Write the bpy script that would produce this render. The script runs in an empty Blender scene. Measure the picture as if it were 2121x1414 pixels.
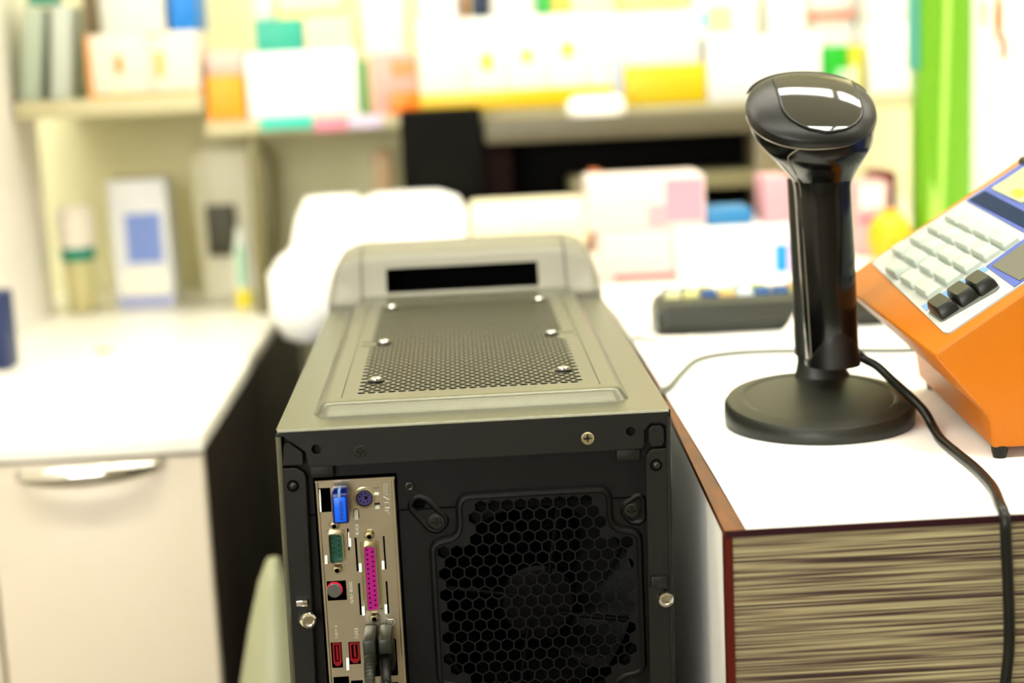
import bpy, bmesh, math, random
from math import sin, cos, pi, sqrt, radians
from mathutils import Vector, Matrix
from mathutils.geometry import delaunay_2d_cdt

random.seed(7)
SC = bpy.context.scene
COL = SC.collection
Z0 = 0.88                      # height of the top of the computer above the floor

# ------------------------------------------------------------------ camera
cam_data = bpy.data.cameras.new('camera')
cam_data.sensor_width = 36.0
cam_data.lens = 3400.0 * 36.0 / 2121.0
cam_data.clip_start = 0.05
cam_data.dof.use_dof = True
cam_data.dof.focus_distance = 0.93
cam_data.dof.aperture_fstop = 3.8
cam_data.dof.aperture_blades = 9
cam = bpy.data.objects.new('camera', cam_data)
COL.objects.link(cam)
_r = Vector((0.9982, -0.0378, -0.0464)); _u = Vector((0.0524, 0.1781, 0.9826)); _f = Vector((0.0289, 0.9833, -0.1798))
cam.matrix_world = Matrix(((_r.x, _u.x, -_f.x, 0.10386), (_r.y, _u.y, -_f.y, -0.86316), (_r.z, _u.z, -_f.z, 0.19978 + Z0), (0, 0, 0, 1)))
SC.camera = cam

# ------------------------------------------------------------------ world, exposure
world = bpy.data.worlds.new('world'); SC.world = world
world.use_nodes = True
world.node_tree.nodes['Background'].inputs[0].default_value = (1.0, 0.97, 0.9, 1)
world.node_tree.nodes['Background'].inputs[1].default_value = 0.35
SC.view_settings.view_transform = 'Standard'
SC.view_settings.look = 'None'
SC.view_settings.gamma = 1.0
SC.view_settings.use_curve_mapping = False
SC.view_settings.exposure = 0.98
PANEL_POWER = 15.0              # emission of the ceiling lamps' diffusers


# ------------------------------------------------------------------ materials
def lin(c):
    c = c / 255.0
    return c / 12.92 if c <= 0.04045 else ((c + 0.055) / 1.055) ** 2.4


def rgb(r, g, b):
    return (lin(r), lin(g), lin(b), 1.0)


MATS = {}


def mat(name, col, rough=0.5, metal=0.0, spec=0.5, coat=0.0, noise=0.0, nscale=40.0, bump=0.0, bscale=300.0, emit=0.0, trans=0.0):
    if name in MATS:
        return MATS[name]
    m = bpy.data.materials.new(name); m.use_nodes = True
    nt = m.node_tree; b = nt.nodes['Principled BSDF']
    c = rgb(*col)
    b.inputs['Base Color'].default_value = c
    b.inputs['Roughness'].default_value = rough
    b.inputs['Metallic'].default_value = metal
    b.inputs['Specular IOR Level'].default_value = spec
    b.inputs['Coat Weight'].default_value = coat
    b.inputs['Coat Roughness'].default_value = 0.08
    if trans:
        b.inputs['Transmission Weight'].default_value = trans
    if emit:
        b.inputs['Emission Color'].default_value = c
        b.inputs['Emission Strength'].default_value = emit
    tc = nt.nodes.new('ShaderNodeTexCoord')
    if noise:
        n = nt.nodes.new('ShaderNodeTexNoise'); n.inputs['Scale'].default_value = nscale; n.inputs['Detail'].default_value = 4
        mx = nt.nodes.new('ShaderNodeMix'); mx.data_type = 'RGBA'
        mx.inputs[6].default_value = tuple(max(0, x * (1 - noise)) for x in c[:3]) + (1,)
        mx.inputs[7].default_value = tuple(min(1, x * (1 + noise)) for x in c[:3]) + (1,)
        nt.links.new(tc.outputs['Object'], n.inputs['Vector'])
        nt.links.new(n.outputs['Fac'], mx.inputs[0]); nt.links.new(mx.outputs[2], b.inputs['Base Color'])
    if bump:
        n2 = nt.nodes.new('ShaderNodeTexNoise'); n2.inputs['Scale'].default_value = bscale; n2.inputs['Detail'].default_value = 2
        bp = nt.nodes.new('ShaderNodeBump'); bp.inputs['Strength'].default_value = bump; bp.inputs['Distance'].default_value = 0.001
        nt.links.new(tc.outputs['Object'], n2.inputs['Vector'])
        nt.links.new(n2.outputs['Fac'], bp.inputs['Height']); nt.links.new(bp.outputs['Normal'], b.inputs['Normal'])
    MATS[name] = m
    return m


def ramp_mat(name, stops, scale, dims=(1, 1, 1), rough=0.5, detail=6, bump=0.0, rot=(0, 0, 0), dist=0.0):
    m = bpy.data.materials.new(name); m.use_nodes = True
    nt = m.node_tree; b = nt.nodes['Principled BSDF']; b.inputs['Roughness'].default_value = rough; b.inputs['Specular IOR Level'].default_value = 0.2
    tc = nt.nodes.new('ShaderNodeTexCoord'); mp = nt.nodes.new('ShaderNodeMapping')
    mp.inputs['Scale'].default_value = dims; mp.inputs['Rotation'].default_value = rot
    n = nt.nodes.new('ShaderNodeTexNoise'); n.inputs['Scale'].default_value = scale; n.inputs['Detail'].default_value = detail
    n.inputs['Distortion'].default_value = dist
    rp = nt.nodes.new('ShaderNodeValToRGB')
    while len(rp.color_ramp.elements) < len(stops):
        rp.color_ramp.elements.new(0.5)
    for e, (p, c) in zip(rp.color_ramp.elements, stops):
        e.position = p; e.color = rgb(*c)
    nt.links.new(tc.outputs['Object'], mp.inputs['Vector']); nt.links.new(mp.outputs['Vector'], n.inputs['Vector'])
    nt.links.new(n.outputs['Fac'], rp.inputs['Fac']); nt.links.new(rp.outputs['Color'], b.inputs['Base Color'])
    if bump:
        bp = nt.nodes.new('ShaderNodeBump'); bp.inputs['Strength'].default_value = bump; bp.inputs['Distance'].default_value = 0.001
        nt.links.new(n.outputs['Fac'], bp.inputs['Height']); nt.links.new(bp.outputs['Normal'], b.inputs['Normal'])
    return m


M_PAINT = mat('case_black_paint', (17, 17, 13), 0.4, 0.0, 0.22, noise=0.6, nscale=1500, bump=0.25, bscale=2200)
M_REAR = mat('case_rear_black', (6, 6, 5), 0.4, 0.0, 0.18, noise=0.2, nscale=1500, bump=0.2, bscale=2200)
M_TOP_SHEEN = mat('case_top_sheen_paint', (96, 96, 82), 0.27, 0.6, 0.5, noise=0.12, nscale=1600, bump=0.12, bscale=2200)  # same black paint, its reflected brightness put into a lighter metallic base
M_BEZEL = mat('bezel_grey_plastic', (112, 110, 97), 0.42, 0.0, 0.5)
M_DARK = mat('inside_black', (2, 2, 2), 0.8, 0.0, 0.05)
M_FAN = mat('fan_black_plastic', (2, 2, 2), 0.45, 0.0, 0.08)
M_STEEL = mat('shield_steel', (196, 187, 167), 0.27, 1.0, 0.5, noise=0.1, nscale=60, bump=0.25, bscale=45)
M_NICKEL = mat('nickel', (190, 182, 150), 0.22, 1.0)
M_CHROME = mat('chrome', (215, 212, 205), 0.12, 1.0)
M_WORN = mat('worn_steel', (170, 160, 130), 0.35, 1.0, noise=0.5, nscale=900)
M_BLKSCREW = mat('black_screw', (40, 38, 34), 0.28, 0.6)
M_GOLD = mat('gold_pin', (205, 180, 110), 0.25, 1.0)
M_TEAL = mat('serial_teal', (6, 76, 68), 0.4, spec=0.3)
M_MAGENTA = mat('parallel_magenta', (142, 8, 104), 0.4, spec=0.3)
M_PURPLE = mat('keyboard_port_purple', (58, 48, 100), 0.4, spec=0.3)
M_BLUE = mat('dongle_blue', (0, 92, 235), 0.3, spec=0.35)
M_BLUEDK = mat('dongle_dark_blue', (6, 18, 92), 0.2, spec=0.5)
M_NAVYINK = mat('dongle_ink', (6, 20, 90), 0.5)
M_RED = mat('port_red', (118, 6, 16), 0.35, spec=0.3)
M_RED_GLOW = mat('optical_red', (235, 30, 50), 0.3, emit=0.5)
M_GREYPL = mat('port_grey', (74, 74, 70), 0.3)
M_TAB = mat('spring_tab', (176, 178, 164), 0.35, 0.7)
M_BLKPL = mat('black_plastic', (14, 14, 12), 0.38, spec=0.25)
M_PLUG = mat('plug_grey_black', (34, 36, 29), 0.35, spec=0.3)
M_GLOSS = mat('scanner_gloss_black', (5, 5, 4), 0.18, spec=0.38)
M_SATIN = mat('scanner_satin_black', (14, 14, 12), 0.34, spec=0.35, bump=0.1, bscale=1800)
M_SEAM_GLINT = mat('scanner_seam_glint', (120, 112, 100), 0.3, 0.6)  # seam line with its highlight put into a light metallic colour
M_WINDOW = mat('scanner_window', (12, 13, 11), 0.04, coat=1.0, spec=0.8)
M_STAND = mat('stand_satin_black', (30, 31, 25), 0.4, spec=0.35, bump=0.08, bscale=1800)
M_CABLE = mat('cable_black', (16, 17, 14), 0.35, spec=0.3)
M_CABLEG = mat('cable_grey', (92, 97, 90), 0.4)
M_CABLEW = mat('cable_white', (225, 218, 212), 0.4)
M_ORANGE = mat('register_orange', (176, 98, 0), 0.4, spec=0.25, bump=0.05, bscale=1500)
M_KEYW = mat('key_white', (170, 180, 170), 0.4, spec=0.3)
M_KEYPAD = mat('keypad_white', (174, 179, 176), 0.45, spec=0.3)
M_KEYB = mat('key_black', (20, 22, 18), 0.35, spec=0.35)
M_TRAY = mat('key_tray_grey', (98, 100, 96), 0.4)
M_PBLUE = mat('panel_blue', (70, 86, 160), 0.5, spec=0.2)
M_PSKY = mat('panel_sky', (110, 150, 196), 0.5, spec=0.2)
M_PNAVY = mat('panel_navy', (4, 32, 66), 0.5, spec=0.06)
M_PGREY = mat('panel_grey', (92, 92, 82), 0.5, spec=0.2)
M_LCD = mat('display_lcd', (150, 160, 116), 0.2, coat=0.5)
M_YELPR = mat('display_yellow', (244, 196, 20), 0.3)
M_FILL = mat('fill_light_pane', (255, 255, 252), 0.2, emit=7.0)  # glowing pane of the added fill window
M_WHITE = mat('white_laminate', (250, 249, 246), 0.35)
M_PAPER = mat('white_paper', (248, 247, 244), 0.6)
M_CREAM = mat('cream_front', (208, 196, 177), 0.35)
M_WTOP = mat('worktop_white', (244, 241, 230), 0.3)
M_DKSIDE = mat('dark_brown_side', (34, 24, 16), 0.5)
M_REDEDGE = mat('red_brown_edge', (72, 13, 4), 0.5, spec=0.2)
M_PLUM = mat('plum_edge', (38, 9, 17), 0.5, spec=0.2)
M_WALL = mat('wall_cream', (230, 226, 184), 0.7)
M_WALLD = mat('wall_taupe', (176, 166, 146), 0.8)
M_WALLW = mat('wall_white', (236, 230, 214), 0.7)
M_FLOOR = mat('floor_beige', (100, 92, 75), 0.45, noise=0.08, nscale=6)
M_CEIL = mat('ceiling_white', (240, 238, 228), 0.8)
M_SHELF = mat('shelf_beige', (192, 184, 144), 0.45)
M_POST = mat('post_olive', (112, 106, 62), 0.45)
M_YELLOW = mat('yellow_plastic', (226, 186, 0), 0.35)
M_ORRAIL = mat('orange_plastic', (240, 124, 0), 0.35)
M_WOOD = ramp_mat('counter_brown_wood', [(0.25, (46, 19, 3)), (0.5, (88, 40, 6)), (0.75, (116, 58, 11))], 9, (8, 1.2, 8), 0.35, 8, dist=1.2)
M_LAM = ramp_mat('counter_grey_wood_laminate', [(0.38, (50, 37, 35)), (0.46, (84, 68, 58)), (0.53, (130, 117, 90)), (0.61, (160, 152, 116))], 4.0, (2.2, 2.2, 310), 0.5, 2, bump=0.25)
M_DIFF = mat('lamp_diffuser', (255, 252, 238), 0.5, emit=PANEL_POWER)
M_DIFF2 = mat('lamp_diffuser_dim', (255, 252, 238), 0.5, emit=PANEL_POWER * .95)


def cmat(r, g, b, rough=0.45):
    return mat('colour_%d_%d_%d' % (r, g, b), (r, g, b), rough, 0, .5 if r + g + b > 120 else .1)


# ------------------------------------------------------------------ geometry helpers
class F:                                   # a frame: p = o + u*x + v*y + n*z
    def __init__(s, o, u=(1, 0, 0), v=(0, 1, 0)):
        s.o = Vector(o); s.u = Vector(u).normalized(); s.v = Vector(v).normalized(); s.n = s.u.cross(s.v).normalized()

    def __call__(s, x, y, z=0.0):
        return s.o + s.u * x + s.v * y + s.n * z


WORLD = F((0, 0, 0))


class G:
    def __init__(s):
        s.v = []; s.f = []

    def add(s, verts, faces):
        k = len(s.v); s.v += [Vector(p) for p in verts]; s.f += [tuple(i + k for i in f) for f in faces]
        return s

    def box(s, x0, x1, y0, y1, z0, z1, fr=WORLD, bev=0.0, seg=2):
        P = [(x, y, z) for z in (z0, z1) for y in (y0, y1) for x in (x0, x1)]
        Q = [(0, 2, 3, 1), (4, 5, 7, 6), (0, 1, 5, 4), (1, 3, 7, 5), (3, 2, 6, 7), (2, 0, 4, 6)]
        if bev <= 0:
            return s.add([fr(*p) for p in P], Q)
        bm = bmesh.new(); vs = [bm.verts.new(p) for p in P]
        for q in Q:
            bm.faces.new([vs[i] for i in q])
        bmesh.ops.bevel(bm, geom=list(bm.edges), offset=bev, segments=seg, profile=0.5, affect='EDGES')
        bm.verts.index_update()
        s.add([fr(*v.co) for v in bm.verts], [[v.index for v in f.verts] for f in bm.faces])
        bm.free(); return s

    def solid(s, verts, faces, bev=0.0, seg=2):
        bm = bmesh.new(); vs = [bm.verts.new(p) for p in verts]
        for q in faces:
            bm.faces.new([vs[i] for i in q])
        bmesh.ops.recalc_face_normals(bm, faces=list(bm.faces))
        if bev:
            bmesh.ops.bevel(bm, geom=list(bm.edges), offset=bev, segments=seg, profile=0.5, affect='EDGES')
        bm.verts.index_update()
        s.add([v.co.copy() for v in bm.verts], [[v.index for v in f.verts] for f in bm.faces])
        bm.free(); return s

    def loft(s, rings, closed=True, cap0=False, cap1=False):
        n = len(rings[0]); k = len(s.v)
        for r in rings:
            s.v += [Vector(p) for p in r]
        for i in range(len(rings) - 1):
            for j in range(n if closed else n - 1):
                j2 = (j + 1) % n
                s.f.append((k + i * n + j, k + i * n + j2, k + (i + 1) * n + j2, k + (i + 1) * n + j))
        if cap0:
            s.f.append(tuple(k + j for j in reversed(range(n))))
        if cap1:
            s.f.append(tuple(k + (len(rings) - 1) * n + j for j in range(n)))
        return s

    def prism(s, poly, z0, z1, fr=WORLD):
        return s.loft([[fr(x, y, z0) for x, y in poly], [fr(x, y, z1) for x, y in poly]], True, True, True)

    def lathe(s, prof, fr=WORLD, n=40):
        return s.loft([[fr(r * cos(2 * pi * j / n), r * sin(2 * pi * j / n), z) for j in range(n)] for r, z in prof], True, True, True)

    def tube(s, pts, r, n=12, smooth=8, caps=True, radii=None):
        P = catmull(pts, smooth) if smooth > 1 else [Vector(p) for p in pts]
        rings = []; N = None
        for i, p in enumerate(P):
            t = (P[min(i + 1, len(P) - 1)] - P[max(i - 1, 0)]).normalized()
            if N is None:
                N = t.orthogonal().normalized()
            N = (N - t * N.dot(t)).normalized(); B = t.cross(N)
            rr = radii(i / (len(P) - 1)) if radii else r
            rings.append([p + (N * cos(2 * pi * j / n) + B * sin(2 * pi * j / n)) * rr for j in range(n)])
        return s.loft(rings, True, caps, caps)

    def plate(s, outer, holes, fr, z=0.0, depth=0.0, zmap=None):
        pts = list(outer); loops = [list(range(len(outer)))]; own = [-1] * len(outer)
        for h, hole in enumerate(holes):
            loops.append(list(range(len(pts), len(pts) + len(hole)))); pts += list(hole); own += [h] * len(hole)
        edges = [(l[i], l[(i + 1) % len(l)]) for l in loops for i in range(len(l))]
        r = delaunay_2d_cdt([Vector(p) for p in pts], edges, [], 0, 1e-9)
        vo, fo, orig = r[0], r[2], r[3]
        k = len(s.v)
        for p in vo:
            s.v.append(fr(p.x, p.y, z))
        src = [o[0] if o else -1 for o in orig]
        for f in fo:
            c = (vo[f[0]] + vo[f[1]] + vo[f[2]]) / 3
            if not inside(c, outer):
                continue
            hs = {own[src[i]] if src[i] >= 0 else -9 for i in f}
            if len(hs) == 1 and min(hs) >= 0 and inside(c, holes[min(hs)]):
                continue
            a = (vo[f[1]] - vo[f[0]]).cross(vo[f[2]] - vo[f[0]])
            s.f.append(tuple(k + i for i in (f if a > 0 else reversed(f))))
        if depth:
            for l in loops:
                s.loft([[fr(*pts[i], z) for i in l], [fr(*pts[i], z - depth) for i in l]], True)
        return s

    def text(s, body, size, fr, depth=0.0003, align='CENTER'):
        cu = bpy.data.curves.new('lettering', 'FONT'); cu.body = body; cu.size = size; cu.extrude = depth
        cu.align_x = align; cu.align_y = 'CENTER'; cu.resolution_u = 3
        o = bpy.data.objects.new('lettering', cu)
        me = bpy.data.meshes.new_from_object(o)
        s.add([fr(*v.co) for v in me.vertices], [tuple(p.vertices) for p in me.polygons])
        bpy.data.objects.remove(o); bpy.data.curves.remove(cu); bpy.data.meshes.remove(me)
        return s

    def build(s, name, m, parent=None, angle=35):
        me = bpy.data.meshes.new(name)
        o = bpy.data.objects.new(name, me); COL.objects.link(o)
        vs = s.v
        if parent is not None:
            inv = wmat(parent).inverted(); vs = [inv @ v for v in s.v]; o.parent = parent
        elif s.v:
            c0 = Vector(((min(v.x for v in vs) + max(v.x for v in vs)) / 2, (min(v.y for v in vs) + max(v.y for v in vs)) / 2, min(v.z for v in vs)))
            vs = [v - c0 for v in vs]; o.location = c0
        me.from_pydata([tuple(v) for v in vs], [], s.f)
        bm = bmesh.new(); bm.from_mesh(me); bmesh.ops.recalc_face_normals(bm, faces=list(bm.faces)); bm.to_mesh(me); bm.free()
        me.polygons.foreach_set('use_smooth', [True] * len(me.polygons))
        me.set_sharp_from_angle(angle=radians(angle))
        me.materials.append(m); me.update()
        if name in ('rear_band', 'side_flange', 'corner_cap', 'tab'):
            bv = o.modifiers.new('bevel', 'BEVEL'); bv.width = .0004; bv.segments = 2; bv.limit_method = 'ANGLE'; bv.angle_limit = radians(50)
        return o


def wmat(o):
    m = o.matrix_basis.copy()
    while o.parent is not None:
        o = o.parent; m = o.matrix_basis @ m
    return m


def inside(p, poly):
    x, y = p[0], p[1]; r = False; n = len(poly); j = n - 1
    for i in range(n):
        xi, yi = poly[i]; xj, yj = poly[j]
        if (yi > y) != (yj > y) and x < (xj - xi) * (y - yi) / (yj - yi) + xi:
            r = not r
        j = i
    return r


def catmull(pts, k):
    P = [Vector(p) for p in pts]; out = []
    for i in range(len(P) - 1):
        a = P[max(i - 1, 0)]; b = P[i]; c = P[i + 1]; d = P[min(i + 2, len(P) - 1)]
        for q in range(k):
            t = q / k
            out.append(0.5 * ((2 * b) + (c - a) * t + (2 * a - 5 * b + 4 * c - d) * t * t + (3 * b - a - 3 * c + d) * t ** 3))
    out.append(P[-1]); return out


def rpoly(pts, r, seg=6):                  # polygon with filleted corners
    n = len(pts); out = []
    for i in range(n):
        p = Vector(pts[i]); a = Vector(pts[i - 1]); b = Vector(pts[(i + 1) % n])
        rr = r[i] if isinstance(r, (list, tuple)) else r
        d1 = (a - p); d2 = (b - p); L1 = d1.length; L2 = d2.length; d1.normalize(); d2.normalize()
        ang = d1.angle(d2)
        if rr <= 0 or ang > pi - 0.02:
            out.append((p.x, p.y)); continue
        t = min(rr / math.tan(ang / 2), L1 * 0.48, L2 * 0.48)
        A = p + d1 * t; B = p + d2 * t
        for k in range(seg + 1):
            w = k / seg
            q = (1 - w) ** 2 * A + 2 * w * (1 - w) * (p * 0.62 + (A + B) * 0.19) + w * w * B
            out.append((q.x, q.y))
    return out


def rrect(x0, x1, y0, y1, r, seg=4):
    return rpoly([(x0, y0), (x1, y0), (x1, y1), (x0, y1)], r, seg)


def circ(x, y, r, n=20, a0=0.0):
    return [(x + r * cos(a0 + 2 * pi * i / n), y + r * sin(a0 + 2 * pi * i / n)) for i in range(n)]


def inset(poly, d):                        # poly counter-clockwise
    n = len(poly); out = []
    for i in range(n):
        a = Vector(poly[i - 1]); p = Vector(poly[i]); b = Vector(poly[(i + 1) % n])
        t1 = (p - a).normalized(); t2 = (b - p).normalized()
        nn = Vector((-(t1.y + t2.y), t1.x + t2.x))
        if nn.length < 1e-9:
            nn = Vector((-t1.y, t1.x))
        nn.normalize(); c = max(0.5, nn.dot(Vector((-t1.y, t1.x))))
        q = p + nn * (d / c); out.append((q.x, q.y))
    return out


def tag(o, label, cat, group=None, kind=None):
    o['label'] = label; o['category'] = cat
    if group: o['group'] = group
    if kind: o['kind'] = kind
    return o


def thing(name, loc, label, cat, group=None, rz=0.0):
    o = bpy.data.objects.new(name, None); COL.objects.link(o)
    o.location = loc; o.rotation_euler = (0, 0, rz); o.empty_display_size = 0.02
    return tag(o, label, cat, group)


def struct(name, g, m):
    o = g.build(name, m); o['kind'] = 'structure'
    return o


def W(z):
    return z + Z0


# ------------------------------------------------------------------ the room
RX0, RX1, RY0, RY1, RH = -2.2, 2.6, -3.6, 1.52, 2.7
struct('floor', G().box(RX0, RX1, RY0, RY1, -0.1, 0), M_FLOOR)
struct('ceiling', G().box(RX0, RX1, RY0, RY1, RH, RH + 0.1), M_CEIL)
struct('wall_back', G().box(RX0, RX1, RY1, RY1 + 0.1, 0, RH), M_WALL)
struct('wall_left', G().box(RX0 - 0.1, RX0, RY0, RY1, 0, RH), M_WALLW)
struct('wall_right', G().box(RX1, RX1 + 0.1, RY0, RY1, 0, RH), M_WALLW)
struct('wall_front', G().box(RX0, RX1, RY0 - 0.1, RY0, 0, RH), M_WALLD)

LAMP_AT = [(-0.95, 0.70, 'left of the computer, nearer the shelves'), (0.35, 0.70, 'above the computer and the counter'), (1.65, 0.70, 'at the right, nearer the shelves'),
           (-0.95, -0.70, 'at the left, above the camera'), (0.35, -0.70, 'in the middle, above the camera'), (1.65, -0.70, 'at the right, above the camera')]
for x, y, where in LAMP_AT:
    t = thing('ceiling_light', (x, y, RH - 0.06), 'white framed ceiling light panel ' + where, 'lamp', 'ceiling light panels')
    G().plate(rrect(-0.64, 0.64, -0.14, 0.14, 0.01), [rrect(-0.6, 0.6, -0.10, 0.10, 0.005)], F((x, y, RH - 0.06), (1, 0, 0), (0, -1, 0)), 0, 0.06).build('lamp_frame', M_WHITE, t)
    G().box(x - 0.6, x + 0.6, y - 0.1, y + 0.1, RH - 0.05, RH - 0.04).build('diffuser', M_DIFF if y > 0 else M_DIFF2, t)

# unseen window added in the wall behind the camera as fill light
win_frame = G().plate(rrect(-2.05, -.25, .95, 2.35, .005), [rrect(-1.97, -1.19, 1.03, 2.27, .005), rrect(-1.11, -.33, 1.03, 2.27, .005)], F((0, RY0 + .001, 0), (-1, 0, 0), (0, 0, 1)) if 0 else F((0, RY0 + .05, 0), (1, 0, 0), (0, 0, 1)), 0, .048)
wf = win_frame.build('added_fill_window', M_WHITE); wf['kind'] = 'structure'
for a, b in ((-1.97, -1.19), (-1.11, -.33)):
    G().box(a, b, RY0 + .012, RY0 + .016, 1.03, 2.27).build('pane', M_FILL, wf)

# ------------------------------------------------------------------ computer tower
PCW = 0.213; PCH = 0.44; PCD = 0.43
LEAN = 0.012                                # the case leans a touch
R = F((0, 0, Z0), (1, 0, 0), (0, 0, 1))     # rear face: x right, y up, n towards the camera
T = F((0, 0, Z0), (1, 0, 0), (0, 1, 0))     # top face: n up
mm = 0.001


def mmp(pts):
    return [(x * mm, y * mm) for x, y in pts]


pc = thing('computer_tower', (0.1, 0.25, Z0 - PCH), 'black desktop computer tower seen from its rear, between drawer cabinet and counter', 'computer')


def side(x, s):
    a = x; b = x - LEAN * PCH
    g = G()
    P = [R(a, -0.0015, 0), R(a + s * 0.001, -0.002, 0), R(b + s * 0.001, -PCH, 0), R(b, -PCH, 0)]
    g.loft([P, [p + Vector((0, PCD, 0)) for p in P]], True, True, True)
    return g


side(0.0, 1).build('side_panel', M_PAINT, pc)
side(PCW - 0.001, 1).build('side_panel', M_PAINT, pc)
G().box(-LEAN * PCH + 0.001, PCW - LEAN * PCH - 0.001, 0.001, PCD, W(-PCH), W(-PCH) + 0.001).build('bottom_panel', M_PAINT, pc)

# rear panel, recessed, with the fan grille embossed in it
FCX, FCZ = 137.3, -109.5
half = [(78.2, -109.5), (78.2, -70.5), (82.0, -66.4), (91.5, -64.6), (94.0, -61.0), (94.0, -47.0), (97.5, -41.2), (FCX, -41.0)]
ol = half + [(2 * FCX - x, y) for x, y in reversed(half[:-1])]
ol = ol + [(x, 2 * FCZ - y) for x, y in reversed(ol[1:-1])]
rad = []
for (x, y) in ol:
    rad.append(7.5 if abs(y - FCZ) > 30 else 0)
ol = mmp(rpoly(ol, rad, 6))
area = sum(ol[i - 1][0] * ol[i][1] - ol[i][0] * ol[i - 1][1] for i in range(len(ol)))
if area < 0:
    ol = ol[::-1]
in1 = inset(ol, 0.0016); in2 = inset(ol, 0.0031); in3 = inset(ol, 0.0040)
RP = -0.0062                                # depth of the recessed plane
GR = -0.0030
slot = rpoly(mmp([(70.5, -44.0), (76.5, -41.2), (88.0, -57.0), (82.0, -61.5)]), 0.004)
g = G()
outer = mmp([(1.5, -3), (211.3, -3), (206.5, -438), (-3.5, -438)])
g.plate(outer[::-1], [ol, rrect(0.0175, 0.0632, -0.190, -0.0285, 0.0005), circ(0.0737, -0.0461, 0.0043)], R, RP, 0.0008)
g.loft([[R(x, y, RP) for x, y in ol], [R(*p, RP + 0.0024) for p in inset(ol, 0.0007)], [R(*p, GR + 0.0004) for p in in1], [R(*p, GR + 0.0006) for p in in2], [R(*p, GR - 0.0006) for p in in3]])
# grille: hexagon holes
pit, row = 7.22, 6.18
holes = []
flat = 3.2
for k in range(20):
    kk = min(k, 19 - k)
    y = -49.4 - row * k
    lo, hi = (108.0 - 3.6 * kk, 166.6 + 3.6 * kk) if kk < 4 else (82, 192.6)
    x = 108.0 - (pit / 2 if k % 2 else 0)
    while x > 84:
        x -= pit
    while x < hi + 0.5:
        if x > lo - 0.5:
            h = [((x + flat / cos(pi / 6) * cos(pi / 6 + i * pi / 3)) * mm, (y + flat / cos(pi / 6) * sin(pi / 6 + i * pi / 3)) * mm) for i in range(6)]
            if all(inside(p, in3) for p in h):
                holes.append(h)
        x += pit
g.plate(in3, holes, R, GR - 0.0006, 0.0009)
rear = g.build('rear_panel', M_REAR, pc, 30)
G().prism(circ(.0737, -.0461, .0050), RP - .006, RP - .004, R).build('dark_hole_plug', M_DARK, pc)  # black plug added so the hole reads dark

# raised pads round the fan screws
for pts in ([(66.5, -47.5), (72.5, -39.8), (79.5, -43.0), (92.5, -57.0), (84.5, -65.0), (78.0, -62.5)], [(199, -44), (199, -66), (189.5, -65.5), (183.5, -58), (186, -52)]):
    ring = mmp(rpoly(pts, 4.5))
    a2 = sum(ring[i - 1][0] * ring[i][1] - ring[i][0] * ring[i - 1][1] for i in range(len(ring)))
    ring = ring if a2 > 0 else ring[::-1]
    q = G(); i1 = inset(ring, 0.0012); i1b = inset(ring, 0.0020); i2 = inset(ring, 0.0032)
    q.loft([[R(*p, RP) for p in ring], [R(*p, RP + 0.0013) for p in i1], [R(*p, RP + 0.0013) for p in i1b], [R(*p, RP + 0.0002) for p in i2]])
    q.build('pad_rim', M_REAR, pc)

# rear frame: top band, side strips, corner pieces, tabs
band = mmp([(1.0, -1.2), (212.0, -1.2), (212.6, -7), (212.3, -21.8), (211.0, -22.0), (210.9, -8.6), (207.5, -6.8), (202, -6.8), (198.4, -10.5), (198.2, -18.5), (196.6, -20.7), (17.2, -20.9), (16.2, -19.0), (15.6, -12.6), (4.6, -4.0), (4.0, -3.2), (1.0, -3.2)])
G().plate(band[::-1], [circ(0.0211, -0.0114, 0.0027), circ(0.1911, -0.0108, 0.0026)], R, 0.0, 0.0028).build('rear_band', M_PAINT, pc)
lcorner = rpoly(mmp([(2.2, -19.9), (13.4, -19.9), (13.6, -12.9), (6.2, -6.6), (3.6, -8.4)]), [0.0003, 0.0014, 0.002, 0.002, 0.002])
G().prism(lcorner, -0.0035, -0.0008, R).build('corner_cap', M_PAINT, pc)
octo = rpoly(mmp([(200.9, -10.6), (203, -8.6), (207.5, -8.6), (209.4, -10.6), (209.4, -18.0), (207.4, -20.3), (203.0, -20.3), (200.9, -18.0)]), 0.0008)
G().prism(octo, -0.0035, -0.0004, R).build('corner_cap', M_PAINT, pc)
ls = rpoly(mmp([(0.6, -21.2), (9.5, -21.2), (14.4, -25.0), (10.4, -200), (9.0, -438), (-4.6, -438)]), [0.0004, 0.004, 0.004, 0, 0, 0])
G().prism(ls, -0.006, -0.0002, R).build('side_flange', M_PAINT, pc)
rs = rpoly(mmp([(199.2, -25.0), (202.0, -21.6), (212.2, -21.6), (207.0, -438), (192.0, -438), (196.8, -180)]), [0.003, 0.003, 0.0004, 0, 0, 0])
G().prism(rs, -0.006, -0.0002, R).build('side_flange', M_PAINT, pc)
for x0, x1 in ((17.0, 29.4), (183.1, 195.9)):
    G().box(x0 * mm, x1 * mm, -0.0277, -0.0212, -0.0062, -0.0012, R, 0.0008).build('tab', M_PAINT, pc)
# outer rolled edges of the shell
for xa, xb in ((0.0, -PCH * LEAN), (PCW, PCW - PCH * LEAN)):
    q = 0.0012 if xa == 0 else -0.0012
    G().tube([R(xa + q, -0.0035, -0.0008), R(xb + q, -PCH + 0.001, -0.0008)], 0.0015, 12, 1).build('rolled_edge', M_TOP_SHEEN if xa == 0 else M_PAINT, pc)  # left edge takes the lighter top colour as a painted highlight


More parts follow.
